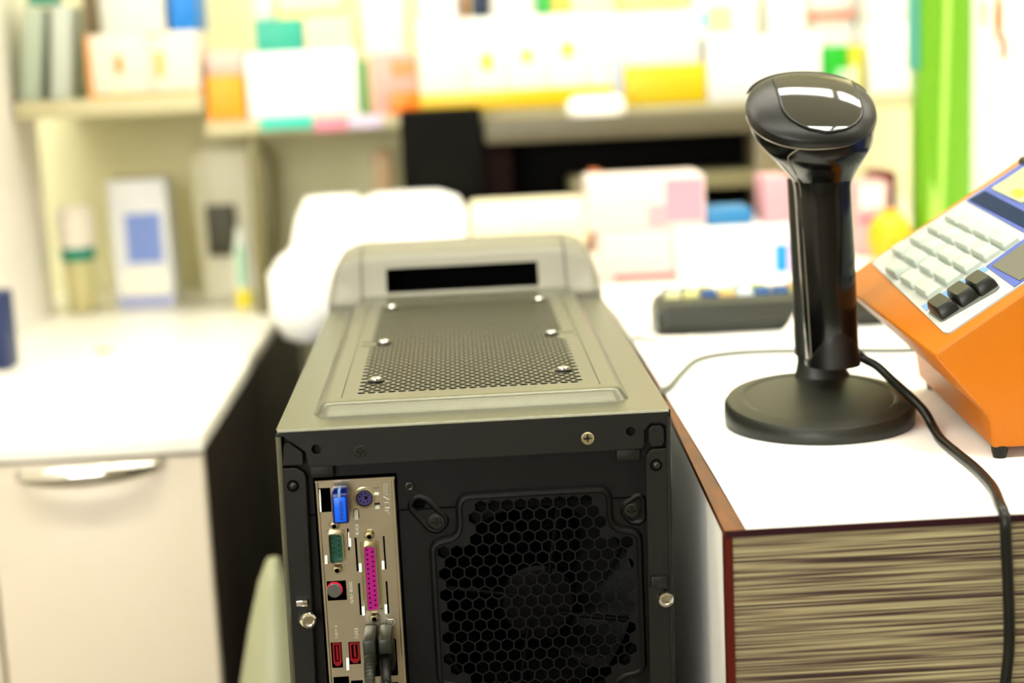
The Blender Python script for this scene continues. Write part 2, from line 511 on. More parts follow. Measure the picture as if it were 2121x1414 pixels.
def screw(x, z, r, h, m, part='screw', par=None, fr=R, base=0.0, washer=None):
    g = G(); b = r * 0.17; L = r * 0.62
    cross = [(b, b), (L, b * .8), (L, -b * .8), (b, -b), (b * .8, -L), (-b * .8, -L), (-b, -b), (-L, -b * .8), (-L, b * .8), (-b, b), (-b * .8, L), (b * .8, L)]
    cross = [(x + p, z + q) for p, q in cross]
    top = circ(x, z, r * 0.86, 28)
    g.plate(top, [cross], fr, base + h, 0.0)
    g.loft([[fr(*p, base + h) for p in cross], [fr(x + (p[0] - x) * .55, z + (p[1] - z) * .55, base + h - r * 0.5) for p in cross]], True, False, True)
    g.loft([[fr(*p, base + h) for p in top], [fr(*p, base + h - r * 0.08) for p in circ(x, z, r * 0.97, 28)], [fr(*p, base + h - r * .2) for p in circ(x, z, r, 28)], [fr(*p, base) for p in circ(x, z, r, 28)]])
    o = g.build(part, m, par or pc)
    if washer:
        G().lathe([(washer, base - .0006), (washer, base + 0.0004), (r * .9, base + .0006)], F(fr(x, z, 0), fr.u, fr.v), 28).build('washer', M_BLKPL, o)
    return o


screw(0.0447, -0.0137, 0.0034, 0.0012, M_BLKSCREW)
screw(0.1676, -0.0133, 0.0036, 0.0014, M_WORN)['label'] = 'worn silver screw'
for x, z in ((0.0837, -0.0573), (0.1907, -0.0569)):
    screw(x, z, 0.0041, 0.0016, M_BLKSCREW, 'fan_screw', None, R, RP, 0.0049)
for x, z in ((7.2, -31.0), (204.4, -30.5)):
    G().lathe([(0.0024, -0.0005), (0.0022, 0.0007), (0.0015, 0.0015), (0.0006, 0.0019)], F(R(x * mm, z * mm, 0), R.u, R.v), 24).build('rivet', M_BLKSCREW, pc)
    G().lathe([(0.0034, -.0004), (0.0033, .0001), (0.0024, .0002)], F(R(x * mm, z * mm, 0), R.u, R.v), 24).build('rivet_recess_shade', M_DARK, pc)  # dark disc painting the shaded recess round the rivet
G().lathe([(0.0026, RP - 0.0003), (0.0026, RP + 0.0018), (0.0019, RP + 0.0021), (0.0012, RP + 0.0019), (0.001, RP + 0.0004)], F(R(0.0698, -0.0361, 0), R.u, R.v), 6).build('hex_stud', M_BLKSCREW, pc)


def thumb(x, z, label, tilt, r=0.0042):
    n = R.n.copy(); n.rotate(Matrix.Rotation(tilt, 3, 'Z'))
    u = Vector((0, 0, 1)).cross(n).normalized(); fr = F(R(x * mm, z * mm, 0), u, n.cross(u))
    g = G(); N = 72
    prof = [(r * .8, -0.001), (r * .8, 0.001), (r * .97, 0.0018), (r, 0.0024), (r, 0.0078), (r * .95, 0.0086), (r * .66, 0.0088), (r * .58, 0.0078), (r * .3, 0.0077)]
    rings = []
    for q, zz in prof:
        k = 0.045 if 0.0015 < zz < 0.0082 and q > r * .9 else 0
        rings.append([fr(q * (1 + (k if j % 2 else -k)) * cos(2 * pi * j / N), q * (1 + (k if j % 2 else -k)) * sin(2 * pi * j / N), zz) for j in range(N)])
    g.loft(rings, True, True, True)
    o = g.build('thumbscrew', M_CHROME, pc, 25); o['label'] = label
    return o


thumb(206.6, -104.6, 'knurled silver thumbscrew', 0.0)
thumb(8.0, -105.2, 'loose silver thumbscrew', 0.45)
G().box(0.0045, 0.0108, -0.0985, -0.0950, -0.0005, 0.0028, R, 0.0006).build('clip', M_CHROME, pc)
G().box(0.1992, 0.2085, -0.1000, -0.0930, -0.001, 0.0022, R, 0.001).build('clip', M_PAINT, pc)

# I/O shield -----------------------------------------------------------------
SH = -0.0036
ios = G()
sx0, sx1, sz0, sz1 = 0.0188, 0.0621, -0.1885, -0.0298
hl = [rrect(.0203, .0268, -.0476, -.0340, .0002), rrect(.0213, .0319, -.0982, -.0869, .0002), circ(.0450, -.0407, .0052, 24),
      rrect(.0226, .0334, -.0772, -.0578, .0016), rrect(.0410, .0514, -.1058, -.0652, .0012),
      rrect(.0212, .0272, -.1372, -.1223, .0002), rrect(.0309, .0372, -.1357, -.1226, .0002), rrect(.0385, .0416, -.0527, -.0466, .0012),
      rrect(.0382, .0393, -.0822, -.0630, .0002), rrect(.0536, .0546, -.0820, -.0630, .0002), rrect(.0384, .0395, -.1074, -.0890, .0002), rrect(.0536, .0546, -.1074, -.0888, .0002),
      rrect(.0290, .0307, -.1386, -.1316, .0006), rrect(.0394, .0574, -.1436, -.1222, .0006), rrect(.0214, .0300, -.1530, -.1425, .0002), rrect(.0310, .0376, -.1540, -.1452, .0002),
      rrect(.0344, .0353, -.0700, -.0575, .0002), rrect(.0500, .0535, -.0395, -.0355, .0002), rrect(.0502, .0532, -.0470, -.0440, .0002), rrect(.0394, .0574, -.175, -.1475, .0006)]
for n1 in ((27.9, -54.8), (27.8, -79.9), (46.4, -61.8), (46.3, -108.9)):
    hl.append(circ(n1[0] * mm, n1[1] * mm, 0.0031, 20))
ios.plate([(sx0, sz0), (sx1, sz0), (sx1, sz1), (sx0, sz1)], hl, R, SH, 0.0004)
for a, b in ((sx0, sx0 + 0.0018), (sx1 - 0.0022, sx1)):      # folded lips along the edges
    ios.loft([[R(a, z, SH), R(a + (b - a) * .25, z, SH + 0.0014), R(a + (b - a) * .75, z, SH + 0.0014), R(b, z, SH)] for z in (sz0, sz1)], False)
ios.loft([[R(x, sz1 - 0.0014, SH), R(x, sz1 - 0.001, SH + 0.0010), R(x, sz1, SH + 0.001)] for x in (sx0, sx1)], False)
shield = ios.build('io_shield', M_STEEL, pc, 25)
shield['label'] = 'bright steel connector shield'
DN = F(R(0, 0, 0), (0, 0, -1), (1, 0, 0))        # text frame: reads downwards

SHZ = SH + 0.0002


def dtext(body, size, x, z, depth=0.00025):
    return G().text(body, size, F(R(x, z, SHZ), (0, 0, -1), (1, 0, 0)), depth)


dtext('SPDIF OUT', 0.0026, 0.0343, -0.0943).build('lettering', M_TAB, shield)
dtext('1394', 0.0032, 0.0356, -0.1176).build('lettering', M_TAB, shield)
dtext('E_SATA', 0.0021, 0.0247, -0.1164).build('lettering', M_TAB, shield)
# little pressed symbols: keyboard, slash, mouse, serial frame, printer
def symbol(*lines):
    sy = G()
    for pts in lines:
        sy.tube([R(x * mm, z * mm, SHZ + 0.0001) for x, z in pts], 0.00024, 6, 1)
    return sy.build('port_symbol', M_TAB, shield)


symbol([(55.9, -33.9), (58.4, -33.9), (58.4, -39.6), (55.9, -39.6), (55.9, -33.9)], *[[(q, -34.6 - 1.2 * k), (q, -35.2 - 1.2 * k)] for q in (56.6, 57.2, 57.8) for k in range(4)])
symbol([(55.4, -40.6), (58.3, -42.6)])
symbol([(55.9, -44.2), (57.6, -44.0), (58.7, -45.2), (58.7, -47.4), (57.6, -48.8), (55.9, -48.6), (55.9, -44.2)], [(56.0, -47.1), (58.5, -47.1)], [(57.2, -47.1), (57.2, -48.7)], [(57.3, -48.8), (57.6, -50.0), (58.4, -50.6)])
symbol([(38.6, -54.9), (41.2, -54.9), (41.2, -62.0), (38.6, -62.0), (38.6, -54.9)], *[[(39.1, z), (40.7, z)] for z in (-55.9, -58.4, -61.0)], *[[(39.9 + 0.8 * cos(a * pi / 4), z + 0.75 * sin(a * pi / 4)) for a in range(9)] for z in (-57.1, -59.7)])
symbol([(51.9, -110.2), (53.3, -110.2), (53.3, -115.2), (51.9, -115.2), (51.9, -110.2)], [(53.3, -110.9), (56.4, -110.9), (57.2, -112.6), (56.4, -114.2), (53.3, -114.2)], *[[(q, -111.6), (q, -113.5)] for q in (54.0, 54.8, 55.6)])
# black void behind the shield so the cut-outs read dark
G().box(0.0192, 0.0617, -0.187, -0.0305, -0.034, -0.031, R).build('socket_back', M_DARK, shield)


def hexnut(x, z):
    fr = F(R(x * mm, z * mm, 0), R.u, R.v)
    g = G().lathe([(0.0026, SH - 0.003), (0.0026, SH + 0.0028), (0.0022, SH + 0.0034)], fr, 6)
    g.lathe([(0.0021, SH + 0.0034), (0.0020, SH + 0.0040), (0.0013, SH + 0.0041), (0.0011, SH + 0.003), (0.0009, SH + 0.0006)], fr, 24)
    return g


def dshape(x0, x1, z0, z1, r, taper):
    # D shell, long axis vertical, wider on the left edge
    return rpoly([(x0, z0 + 0.0), (x1, z0 + taper), (x1, z1 - taper), (x0, z1)], r, 5)


def dconn(name, x0, x1, z0, z1, mcore, nuts, recess):
    plate = G().prism(rpoly([(x0 - .0016, z0 - .0018), (x1 + .0016, z0 - .0018), (x1 + .0016, z1 + .0018), (x0 - .0016, z1 + .0018)], .002), SH - 0.0016, SH - 0.0007, R)
    for x, z in nuts:
        plate.prism(circ(x * mm, z * mm, 0.0040, 24), SH - 0.0016, SH - 0.0007, R)
    base = plate.build(name, M_NICKEL, shield)
    o = dshape(x0, x1, z0, z1, .0016, .0008); i = inset(o, 0.0005)
    h = 0.0042
    G().loft([[R(*p, SH - 0.001) for p in o], [R(*p, SH + h) for p in o], [R(*p, SH + h) for p in i], [R(*p, SH + h - recess - 0.0004) for p in i]]).build('shell', M_NICKEL, base)
    return base, i, h


b9, i9, h9 = dconn('serial_port', .0240, .0321, -.0762, -.0586, M_TEAL, ((27.9, -54.8), (27.8, -79.9)), 0.0038)
G().plate(i9, [], R, SH + h9 - 0.0038).build('insert', M_TEAL, b9)
for x, zs in ((26.3, (-62.6, -65.3, -68.0, -70.7)), (29.2, (-61.3, -64.0, -66.7, -69.4, -72.1))):
    for z in zs:
        G().lathe([(0.00042, SH + 0.0002), (0.00042, SH + 0.0032), (0.0002, SH + 0.0036)], F(R(x * mm, z * mm, 0), R.u, R.v), 10).build('pin', M_GOLD, b9)
b25, i25, h25 = dconn('parallel_port', .0427, .0497, -.1044, -.0665, M_MAGENTA, ((46.4, -61.8), (46.3, -108.9)), 0.0006)
pin = []
for k in range(13):
    pin.append(circ(.0447, -.0690 - .00276 * k, .00058, 12))
for k in range(12):
    pin.append(circ(.0476, -.0704 - .00276 * k, .00058, 12))
G().plate(i25, pin, R, SH + h25 - 0.0003, 0.002).build('insert', M_MAGENTA, b25)
G().plate(i25, [], R, SH + h25 - 0.0024).build('insert_back', M_DARK, b25)
for x, z in ((27.9, -54.8), (27.8, -79.9)):
    hexnut(x, z).build('hex_nut', M_NICKEL, b9)
for x, z in ((46.4, -61.8), (46.3, -108.9)):
    hexnut(x, z).build('hex_nut', M_NICKEL, b25)

kp = G(); fr = F(R(.0450, -.0407, 0), R.u, R.v)
kp.lathe([(0.0058, SH - .002), (0.0058, SH + .0012), (0.0053, SH + .0018), (0.0047, SH + .0018), (0.0045, SH - .0019)], fr, 40)
kport = kp.build('keyboard_port', M_NICKEL, shield)
pins = [circ(.0026 * cos(radians(a)), .0026 * sin(radians(a)), .00042, 10) for a in (35, 78, 122, 165, 213, 262, 310)]
key = [(.0002, -.0008), (.0017, -.0008), (.0017, .0010), (.0002, .0010)]
G().plate(circ(0, 0, .0044, 36), [], fr, SH + .0006).build('insert', M_PURPLE, kport)
for q in pins + [key]:
    G().prism(q, SH + .0004, SH + .0007, fr).build('pin_hole', M_DARK, kport)
G().loft([[fr(*p, SH + .0019) for p in circ(0, 0, .0047, 36)], [fr(*p, SH + .0020) for p in circ(0, 0, .0042, 36)], [fr(*p, SH + .0007) for p in circ(0, 0, .0041, 36)]]).build('ring', M_BLKPL, kport)
# optical outlet
spf = F(R(.0253, -.0925, 0), R.u, R.v)
sp = G().lathe([(0.0040, SH - .012), (0.0040, SH + .0002), (0.0036, SH + .0006)], spf, 32).build('optical_port', M_GREYPL, shield)
G().lathe([(0.0043, SH - .0022), (0.0043, SH - .0014), (0.0041, SH - .001)], spf, 32).build('glow_ring', M_RED_GLOW, sp)
# red sockets
for nm, x0, x1, z0, z1 in (('esata_port', .0220, .0266, -.1364, -.1228), ('firewire_port', .0314, .0368, -.1352, -.1232)):
    o = G().plate(rpoly([(x0, z0 + .0018), (x0 + .0014, z0), (x1 - .0014, z0), (x1, z0 + .0018), (x1, z1), (x0, z1)], .0002), [rrect(x0 + .0010, x1 - .0010, z0 + .0024, z1 - .0012, .0003)], R, SH - .0006, .008).build(nm, M_RED, shield)
    G().box((x0 + x1) / 2 - .0006, (x0 + x1) / 2 + .0006, z0 + .0032, z1 - .0018, SH - .009, SH - .0014, R).build('tongue', M_RED, o)
# spring tabs
tabs = [(.0389, .0411, -.0524, -.0474), (.0396, .0411, -.0822, -.0745), (.0522, .0536, -.0815, -.0738), (.0397, .0412, -.1072, -.0990), (.0522, .0536, -.1070, -.0985), (.0291, .0306, -.1384, -.1318), (.0348, .0362, -.0675, -.0600), (.0214, .0226, -.0765, -.0690), (.0505, .0530, -.0392, -.0372), (.0505, .0530, -.0470, -.0452), (.0206, .0213, -.0470, -.0350)]
for i, (a, b, c, d) in enumerate(tabs):
    G().loft([[R(a, d, SH - .001), R(b, d, SH - .001), R(b, d, SH - .0014), R(a, d, SH - .0014)], [R(a, c, SH + .0014), R(b, c, SH + .0014), R(b, c, SH + .001), R(a, c, SH + .001)]], True, True, True).build('spring_tab', M_TAB, shield)

# fan behind the grille
fanc = F(R(FCX * mm, FCZ * mm, 0), R.u, R.v)
fan = G().plate(rrect(-.06, .06, -.06, .06, .006), [circ(0, 0, .0575, 48)], fanc, -0.0095, 0.025).build('rear_fan', M_FAN, pc)
G().lathe([(.0215, -.033), (.0215, -.0135), (.0195, -.0115), (.012, -.011)], fanc, 40).build('hub', M_FAN, fan)
for k in range(9):
    a0 = 2 * pi * k / 9
    rings = []
    for q in range(7):
        r = .020 + .036 * q / 6
        sw = .55 * q / 6
        rings.append([fanc(r * cos(a0 + sw + w * .62), r * sin(a0 + sw + w * .62), -.016 - .014 * w - .002 * sin(pi * w)) for w in (0, .25, .5, .75, 1)])
    G().loft(rings, False).build('blade', M_FAN, fan)
for k in range(4):
    a = pi / 4 + k * pi / 2 + .3
    G().tube([fanc(.012 * cos(a), .012 * sin(a), -.0115), fanc(.0585 * cos(a + .25), .0585 * sin(a + .25), -.0115)], .0016, 8, 1).build('strut', M_FAN, fan)
G().box(.001, .2, .06, .061, W(-.43), W(-.03)).build('inner_wall', M_DARK, pc)

# top panel with its raised, perforated field
e0 = rrect(.0176, .1945, .0270, .4290, .009, 8)
lv = [(0, 0.0), (.0012, .0012), (.0040, .0052), (.0058, .0066), (.0082, .0070), (.0150, .0070), (.0156, .0063)]
g = G()
g.plate([(0.0, 0.0018), (PCW, 0.0018), (PCW, PCD), (0.0, PCD)], [e0], T, 0.0)
# the folded edge over the rear band
g.loft([[T(x, .0018, 0), T(x, .0007, -.0004), T(x, .0001, -.0013), T(x, 0.0, -.0022)] for x in (0.0008, PCW - .0008)], False)
for sx, xx in ((1, 0.0), (-1, PCW)):
    g.loft([[T(xx, y, 0), T(xx - sx * .0004, y, -.0010), T(xx - sx * 0.0004, y, -.004)] for y in (.0018, PCD)], False)
er = lambda d: rrect(.0176 + d, .1945 - d, .0270 + d, .4290 - d, max(.0015, .009 - d * .7), 8)
g.loft([[T(*p, z) for p in (er(d) if d else e0)] for d, z in lv])
fld = er(.0156)
hol = []
py, px = 5.8 * .866, 5.8
nr = 0
y = 56.5
while y < 369:
    x = 43.6 + (px / 2 if nr % 2 else 0)
    while x < 171.2:
        if not ((x < 46.5 or x > 167.5) and 202.5 < y < 222.5) and not any((x - a) ** 2 + (y - b) ** 2 < 30 for a, b in ((50.6, 88.1), (161.4, 90.7), (50.4, 212.5), (162, 214.6), (161.4, 362))):
            hol.append(circ(x * mm, y * mm, .00245, 10, .39))
        x += px
    y += py; nr += 1
for yy in (206, 219):
    for xx in (40.5, 172.5):
        hol.append(rrect((xx - 5) * mm, (xx + 5) * mm, (yy - 1.5) * mm, (yy + 1.5) * mm, .001))
g.plate(fld, hol, T, .0063, .0008)
top = g.build('top_panel', M_TOP_SHEEN, pc, 40)
for x, y in ((.0506, .0881), (.1614, .0907), (.0504, .2123), (.1620, .2146), (.1614, .3619), (.0506, .3600)):
    s_ = screw(x, y, .0034, .0018, M_CHROME, 'top_screw', pc, T, .0068, .0052)
G().box(.004, .209, .006, .42, W(-.05), W(-.049)).build('inner_top', M_DARK, pc)

# front bezel: plastic cap, higher than the metal top, with a black opening in its sloping back
prof = [(.416, .0015), (.417, .0050), (.4225, .0085), (.4345, .0265), (.4385, .0325), (.4450, .0372), (.460, .0395), (.490, .0405), (.515, .0390), (.533, .0300), (.542, .0120), (.544, -.02)]
xs = [-.0015, .002, .008, .018, .030, .0445, .075, .105, .135, .1650, .182, .194, .2045, .2105, .2140]
hx = [.28, .62, .86, .97, 1, 1, 1, 1, 1, 1, 1, .97, .86, .62, .28]
g = G(); k0 = len(g.v)
for x, h in zip(xs, hx):
    for (y, z) in prof:
        zz = z * h if z > .006 else z
        g.v.append(T(x, y, zz))
n = len(prof)
for i in range(len(xs) - 1):
    for j in range(n - 1):
        if .0445 <= xs[i] and xs[i + 1] <= .1651 and j == 2:
            continue
        a = k0 + i * n + j
        g.f.append((a, a + 1, a + n + 1, a + n))
for i, x in ((0, xs[0]), (len(xs) - 1, xs[-1])):
    k = k0 + i * n
    g.v += [T(x, .416, -.02)]
    g.f.append(tuple(list(range(k, k + n)) + [len(g.v) - 1]))
g.f.append((k0, k0 + (len(xs) - 1) * n, len(g.v) - 1, len(g.v) - 2))
g.box(-.0015, .2140, .430, .544, W(-PCH + .001), W(-.0195), WORLD, .003)
bez = g.build('front_bezel', M_BEZEL, pc, 50)
G().loft([[T(.0445, .4225, .0085), T(.1650, .4225, .0085), T(.1650, .4345, .0265), T(.0445, .4345, .0265)], [T(.0465, .4700, .0060), T(.1630, .4700, .0060), T(.1630, .4700, .0255), T(.0465, .4700, .0255)]], True, False, True).build('handle_opening', M_DARK, bez)
for x in (.0250, .1870):
    G().tube([T(x, .4175, .0062), T(x, .423, .0098), T(x, .4345, .0270), T(x, .4386, .0329), T(x, .445, .0376), T(x, .46, .0399), T(x, .49, .0398)], .0005, 6, 1).build('seam', M_PAINT, bez)

# low platform the tower stands on (hidden below the picture)
t = thing('low_platform', (.1, .25, 0), 'low dark platform carrying the computer tower', 'platform')
G().box(-.004, .225, -.01, .56, .40, Z0 - PCH, WORLD, .003).build('board', M_DKSIDE, t)
for x in (.002, .19):
    for y in (.0, .52):
        G().box(x, x + .025, y, y + .025, 0, .40).build('leg', M_DKSIDE, t)

# dongle and plugs in the ports
t = thing('usb_dongle', (.0327, -.012, W(-.050)), 'small blue translucent USB dongle plugged in above the green serial port', 'dongle')
gd = G().solid([R(.0284, -.0500, .0130), R(.0371, -.0500, .0130), R(.0371, -.0335, .0130), R(.0284, -.0335, .0130), R(.0284, -.0500, .0005), R(.0371, -.0500, .0005), R(.0371, -.0318, .0005), R(.0284, -.0318, .0005)],
               [(0, 1, 2, 3), (4, 7, 6, 5), (0, 4, 5, 1), (1, 5, 6, 2), (2, 6, 7, 3), (3, 7, 4, 0)], .0011, 3)
gd.build('body', M_BLUEDK, t)
G().box(.0298, .0358, -.0488, -.0352, .0128, .0134, R, .0003).build('bright_panel', M_BLUE, t)  # brighter blue inset on the dark blue body
G().box(.0292, .0363, -.0490, -.0345, -.0085, .0010, R).build('plug_shell', M_CHROME, t)
G().text('0058468', .0031, F(R(.0334, -.0424, .01345), (0, 0, -1), (1, 0, 0)), .0001).build('serial_number', M_NAVYINK, t)
G().box(.0322, .0334, -.0356, -.0312, .0035, .0137, R, .0004).build('ridge', M_PSKY, t)

t = thing('usb_cable', (.0441, -.03, 0), 'dark grey plug with ribbed strain relief and cable, beside the red ports', 'cable')
G().box(.0407, .0474, -.1285, -.1130, -.003, .0220, R, .0012).build('plug', M_PLUG, t)
g = G()
pl = catmull([R(.0441, -.1232, .0225), R(.0442, -.1262, .031), R(.0443, -.1330, .037), R(.0444, -.142, .040)], 10)
g.tube(pl, .0026, 16, 1)
for i in range(0, len(pl) - 1, 2):
    d = (pl[i + 1] - pl[i]).normalized()
    g.tube([pl[i] - d * .0005, pl[i] + d * .0005], .0032 - .0005 * i / len(pl), 16, 1)
g.build('strain_relief', M_PLUG, t)
G().tube([R(.0444, -.140, .0395), R(.0446, -.17, .044), R(.046, -.30, .05), R(.05, -.55, .045), R(.055, -.80, .05), R(.06, -.868, .08), R(.07, -.8775, .16)], .0021, 10).build('cable', M_CABLE, t)
t = thing('usb_cable', (.0527, -.03, 0), 'black moulded plug with smooth round cable, rightmost in the steel shield', 'cable')
G().box(.0491, .0562, -.1212, -.1129, -.003, .0220, R, .0012).build('plug', M_PLUG, t)
g = G().solid([R(.0484, -.1345, .0130), R(.0566, -.1345, .0130), R(.0566, -.1215, .0130), R(.0484, -.1215, .0130), R(.0484, -.1345, -.003), R(.0566, -.1345, -.003), R(.0566, -.1215, -.003), R(.0484, -.1215, -.003)], [(0, 1, 2, 3), (4, 7, 6, 5), (0, 4, 5, 1), (1, 5, 6, 2), (2, 6, 7, 3), (3, 7, 4, 0)], .001)
g.tube([R(.0524, -.1258, .012), R(.0524, -.1262, .020), R(.0525, -.131, .028), R(.0526, -.139, .033)], .0028, 16, 6)
g.build('boot', M_BLKPL, t)
G().tube([R(.0525, -.134, .030), R(.0527, -.150, .0365), R(.0535, -.28, .045), R(.058, -.55, .042), R(.064, -.80, .05), R(.07, -.868, .07), R(.085, -.8775, .15)], .0022, 10).build('cable', M_CABLE, t)

# ------------------------------------------------------------------ right counter
CZ = -.05
t = thing('counter', (.70, .3, 0), 'counter with brown wood top, white side and grey wood-grain front', 'counter')
cl = [(.2307, -.0634), (1.30, -.0640), (1.30, .660), (.2500, .660)]
G().prism(cl, W(CZ) - .0035, W(CZ)).build('top_board', M_WOOD, t)
G().prism([(.2307, -.0632), (.2346, -.0632), (.2520, .658), (.2500, .658)], 0, W(CZ) - .0035).build('side_panel', M_WHITE, t)
G().box(.2346, 1.295, -.0630, -.050, .06, W(CZ) - .0035).build('front_panel', M_LAM, t)
G().box(.2307, .2347, -.0640, -.0560, .0, W(CZ) - .0030).build('edge_strip', M_REDEDGE, t)
G().box(.2312, 1.30, -.0642, -.0560, W(CZ) - .0036, W(CZ) - .0004).build('front_edge', M_PLUM, t)
G().box(.255, 1.295, .640, .655, 0, W(CZ) - .0035).build('back_panel', M_DKSIDE, t)
pp = G().prism([(.2417, -.0636), (1.295, -.0640), (1.295, .655), (.2440, .655), (.2435, .30)], W(CZ) + .0001, W(CZ) + .0010)
tag(pp.build('covering_sheet', M_PAPER), 'white sheet covering the brown counter top under scanner and orange register', 'sheet')
CT = CZ + .0010                              # level of the covered counter

t = thing('counter', (.65, 1.1, 0), 'cream back counter under the shelves, behind the computer tower', 'counter')
G().box(-.017, 1.75, .662, 1.515, W(CZ) - .03, W(CZ), WORLD, .002).build('worktop', M_WTOP, t)
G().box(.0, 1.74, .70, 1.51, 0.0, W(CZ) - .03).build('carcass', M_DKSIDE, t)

# ------------------------------------------------------------------ scanner and stand
BX, BY, BR = .3275, .1520, .0602
bz = W(CT)
t = thing('scanner_stand', (BX, BY, bz), 'round black scanner stand with upright channel on the white sheet', 'stand')
prof = [(.0560, 0), (.0596, .0006), (.0602, .0030), (.0600, .0068), (.0580, .0096), (.0510, .0114), (.0478, .0116), (.0468, .0110), (.0450, .0112), (.0250, .0122), (.0100, .0126)]
SLOPE = .10                                # the weighted base rises towards the back


def lift(y, z):
    return SLOPE * (y + BR) * min(1.0, z / .0068)


rings = []
for rr, z in prof:
    rings.append([Vector((BX + rr * cos(2 * pi * j / 72), BY + rr * sin(2 * pi * j / 72), bz + z + lift(rr * sin(2 * pi * j / 72), z))) for j in range(72)])
G().loft(rings, True, True, True).build('base', M_STAND, t)
pole_x = .3392


def ell(cx, cy, z, a, b, n=32, e=2.0, tilt=0.0):
    out = []
    for j in range(n):
        th = 2 * pi * j / n
        c, s_ = cos(th), sin(th)
        x = math.copysign(abs(c) ** (2 / e), c) * a; y = math.copysign(abs(s_) ** (2 / e), s_) * b
        out.append(Vector((cx + x, cy + y * cos(tilt), z + y * sin(tilt))))
    return out


UY = .1965
G().loft([ell(pole_x + .001, UY, bz + .019, .020, .0125), ell(pole_x, UY, bz + .025, .0170, .0115), ell(pole_x, UY, bz + .031, .0160, .0100), ell(pole_x - .001, UY, bz + .040, .0155, .0085)], True, True, True).build('neck', M_STAND, t)
G().loft([ell(pole_x - .001, UY, bz + .036, .0165, .0078, e=2.6), ell(pole_x - .0015, UY, W(.03), .0166, .0078, e=2.6), ell(pole_x - .0040, UY - .001, W(.104), .0170, .0078, e=2.6)], True, True, True).build('upright', M_STAND, t)

t = thing('barcode_scanner', (.34, .155, W(-.0145)), 'glossy black handheld barcode scanner upright in its round stand', 'scanner')
HY = .1655


def hx_(z):                                  # handle axis x at height z
    return .3398 - .0055 * (z + .014) / .12


rings = []
for z, a, b in ((-.0135, .0160, .0160), (-.010, .0168, .0170), (.02, .0171, .0174), (.06, .0175, .0176), (.09, .0176, .0178), (.1005, .0178, .0182), (.108, .0192, .0196)):
    rings.append(ell(hx_(z), HY, W(z), a, b, 48, 2.15))
G().loft(rings, True, True, True).build('handle', M_GLOSS, t)
# lower end cap with its arched seam
rings = []
N = 48
for q in range(7):
    r_ = []
    for j in range(N):
        th = 2 * pi * j / N
        front = max(0.0, cos(th + pi / 2 - .12)) ** 1.0
        ztop = -.0100 + .0185 * front ** 1.6
        z = -.0142 + (ztop + .0142) * q / 6
        a = .0174 if q < 6 else .0170
        c, s_ = cos(th), sin(th)
        r_.append(Vector((hx_(z) + math.copysign(abs(c) ** .93, c) * a, HY + math.copysign(abs(s_) ** .93, s_) * (a + .0005), W(z))))
    rings.append(r_)
G().loft(rings, True, True, False).build('end_cap', M_SATIN, t)
# head: bowl from neck to tilted oval rim
TAU = radians(37)
HC = Vector((.3250, .1535, W(.1475)))
rings = []
for cx, cy, z, a, b, tl in ((.3345, HY, .1045, .0186, .0190, 0), (.3338, HY, .1085, .0205, .0210, 6), (.3320, .1640, .1150, .0250, .0245, 13), (.3302, .1610, .1235, .0302, .0285, 21), (.3280, .1575, .1325, .0358, .0318, 29), (.3258, .1550, .1405, .0386, .0334, 35), (.3250, .1535, .1475, .0398, .0340, 37)):
    rings.append(ell(cx, cy, W(z), a, b, 64, 2.2, radians(tl)))
G().loft(rings, True, True, False).build('head_lower', M_GLOSS, t)
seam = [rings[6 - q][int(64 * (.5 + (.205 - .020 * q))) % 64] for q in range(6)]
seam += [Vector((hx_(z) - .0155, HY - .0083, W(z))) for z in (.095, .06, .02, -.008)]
G().tube(seam, .0005, 8, 4).build('seam', M_SEAM_GLINT, t)
G().tube([rings[6][k % 64] + (rings[6][k % 64] - Vector((.325, .1535, W(.1475)))) * .008 for k in range(32, 65)], .0005, 8, 1).build('seam', M_SEAM_GLINT, t)
hu = Vector((1, 0, -.03)).normalized(); hv = Vector((0, cos(TAU), sin(TAU)))
HF = F(HC, hu, hv)


def dome(r, th):
    c, s_ = cos(th), sin(th)
    x = math.copysign(abs(c) ** (2 / 2.2), c) * .0398 * r; y = math.copysign(abs(s_) ** (2 / 2.2), s_) * .0340 * r
    return x, y, .0022 + .0105 * sqrt(max(0.0, 1 - (r * .985) ** 2))


def domexy(x, y, off=0.0):
    r = (abs(x / .0398) ** 2.2 + abs(y / .0340) ** 2.2) ** (1 / 2.2)
    return HF(x, y, .0022 + .0105 * sqrt(max(0.0, 1 - (min(r, 1) * .985) ** 2)) + off)


N = 64
rings = [ell(HC.x, HC.y, HC.z, .0398, .0340, N, 2.2, TAU)]
rings.append([HF(*[dome(1.0, 2 * pi * j / N)[k] * 1.012 for k in (0, 1)], .0006) for j in range(N)])
rings.append([HF(*dome(1.0, 2 * pi * j / N)[:2], .0022) for j in range(N)])
for r in (.99, .965, .92, .85, .75, .6, .45, .3, .15, .03):
    rings.append([HF(*dome(r, 2 * pi * j / N)) for j in range(N)])
G().loft(rings, True, False, True).build('head_upper', M_SATIN, t)
# dark hood line round the far edge of the head
G().tube([HF(*[dome(1.03, a)[k] for k in (0, 1)], .0030) for a in [pi * (.14 + .72 * q / 24) for q in range(0, 25)]], .0016, 8, 2, True, lambda w: .0004 + .0013 * sin(pi * w) ** .5).build('rim', M_SATIN, t)
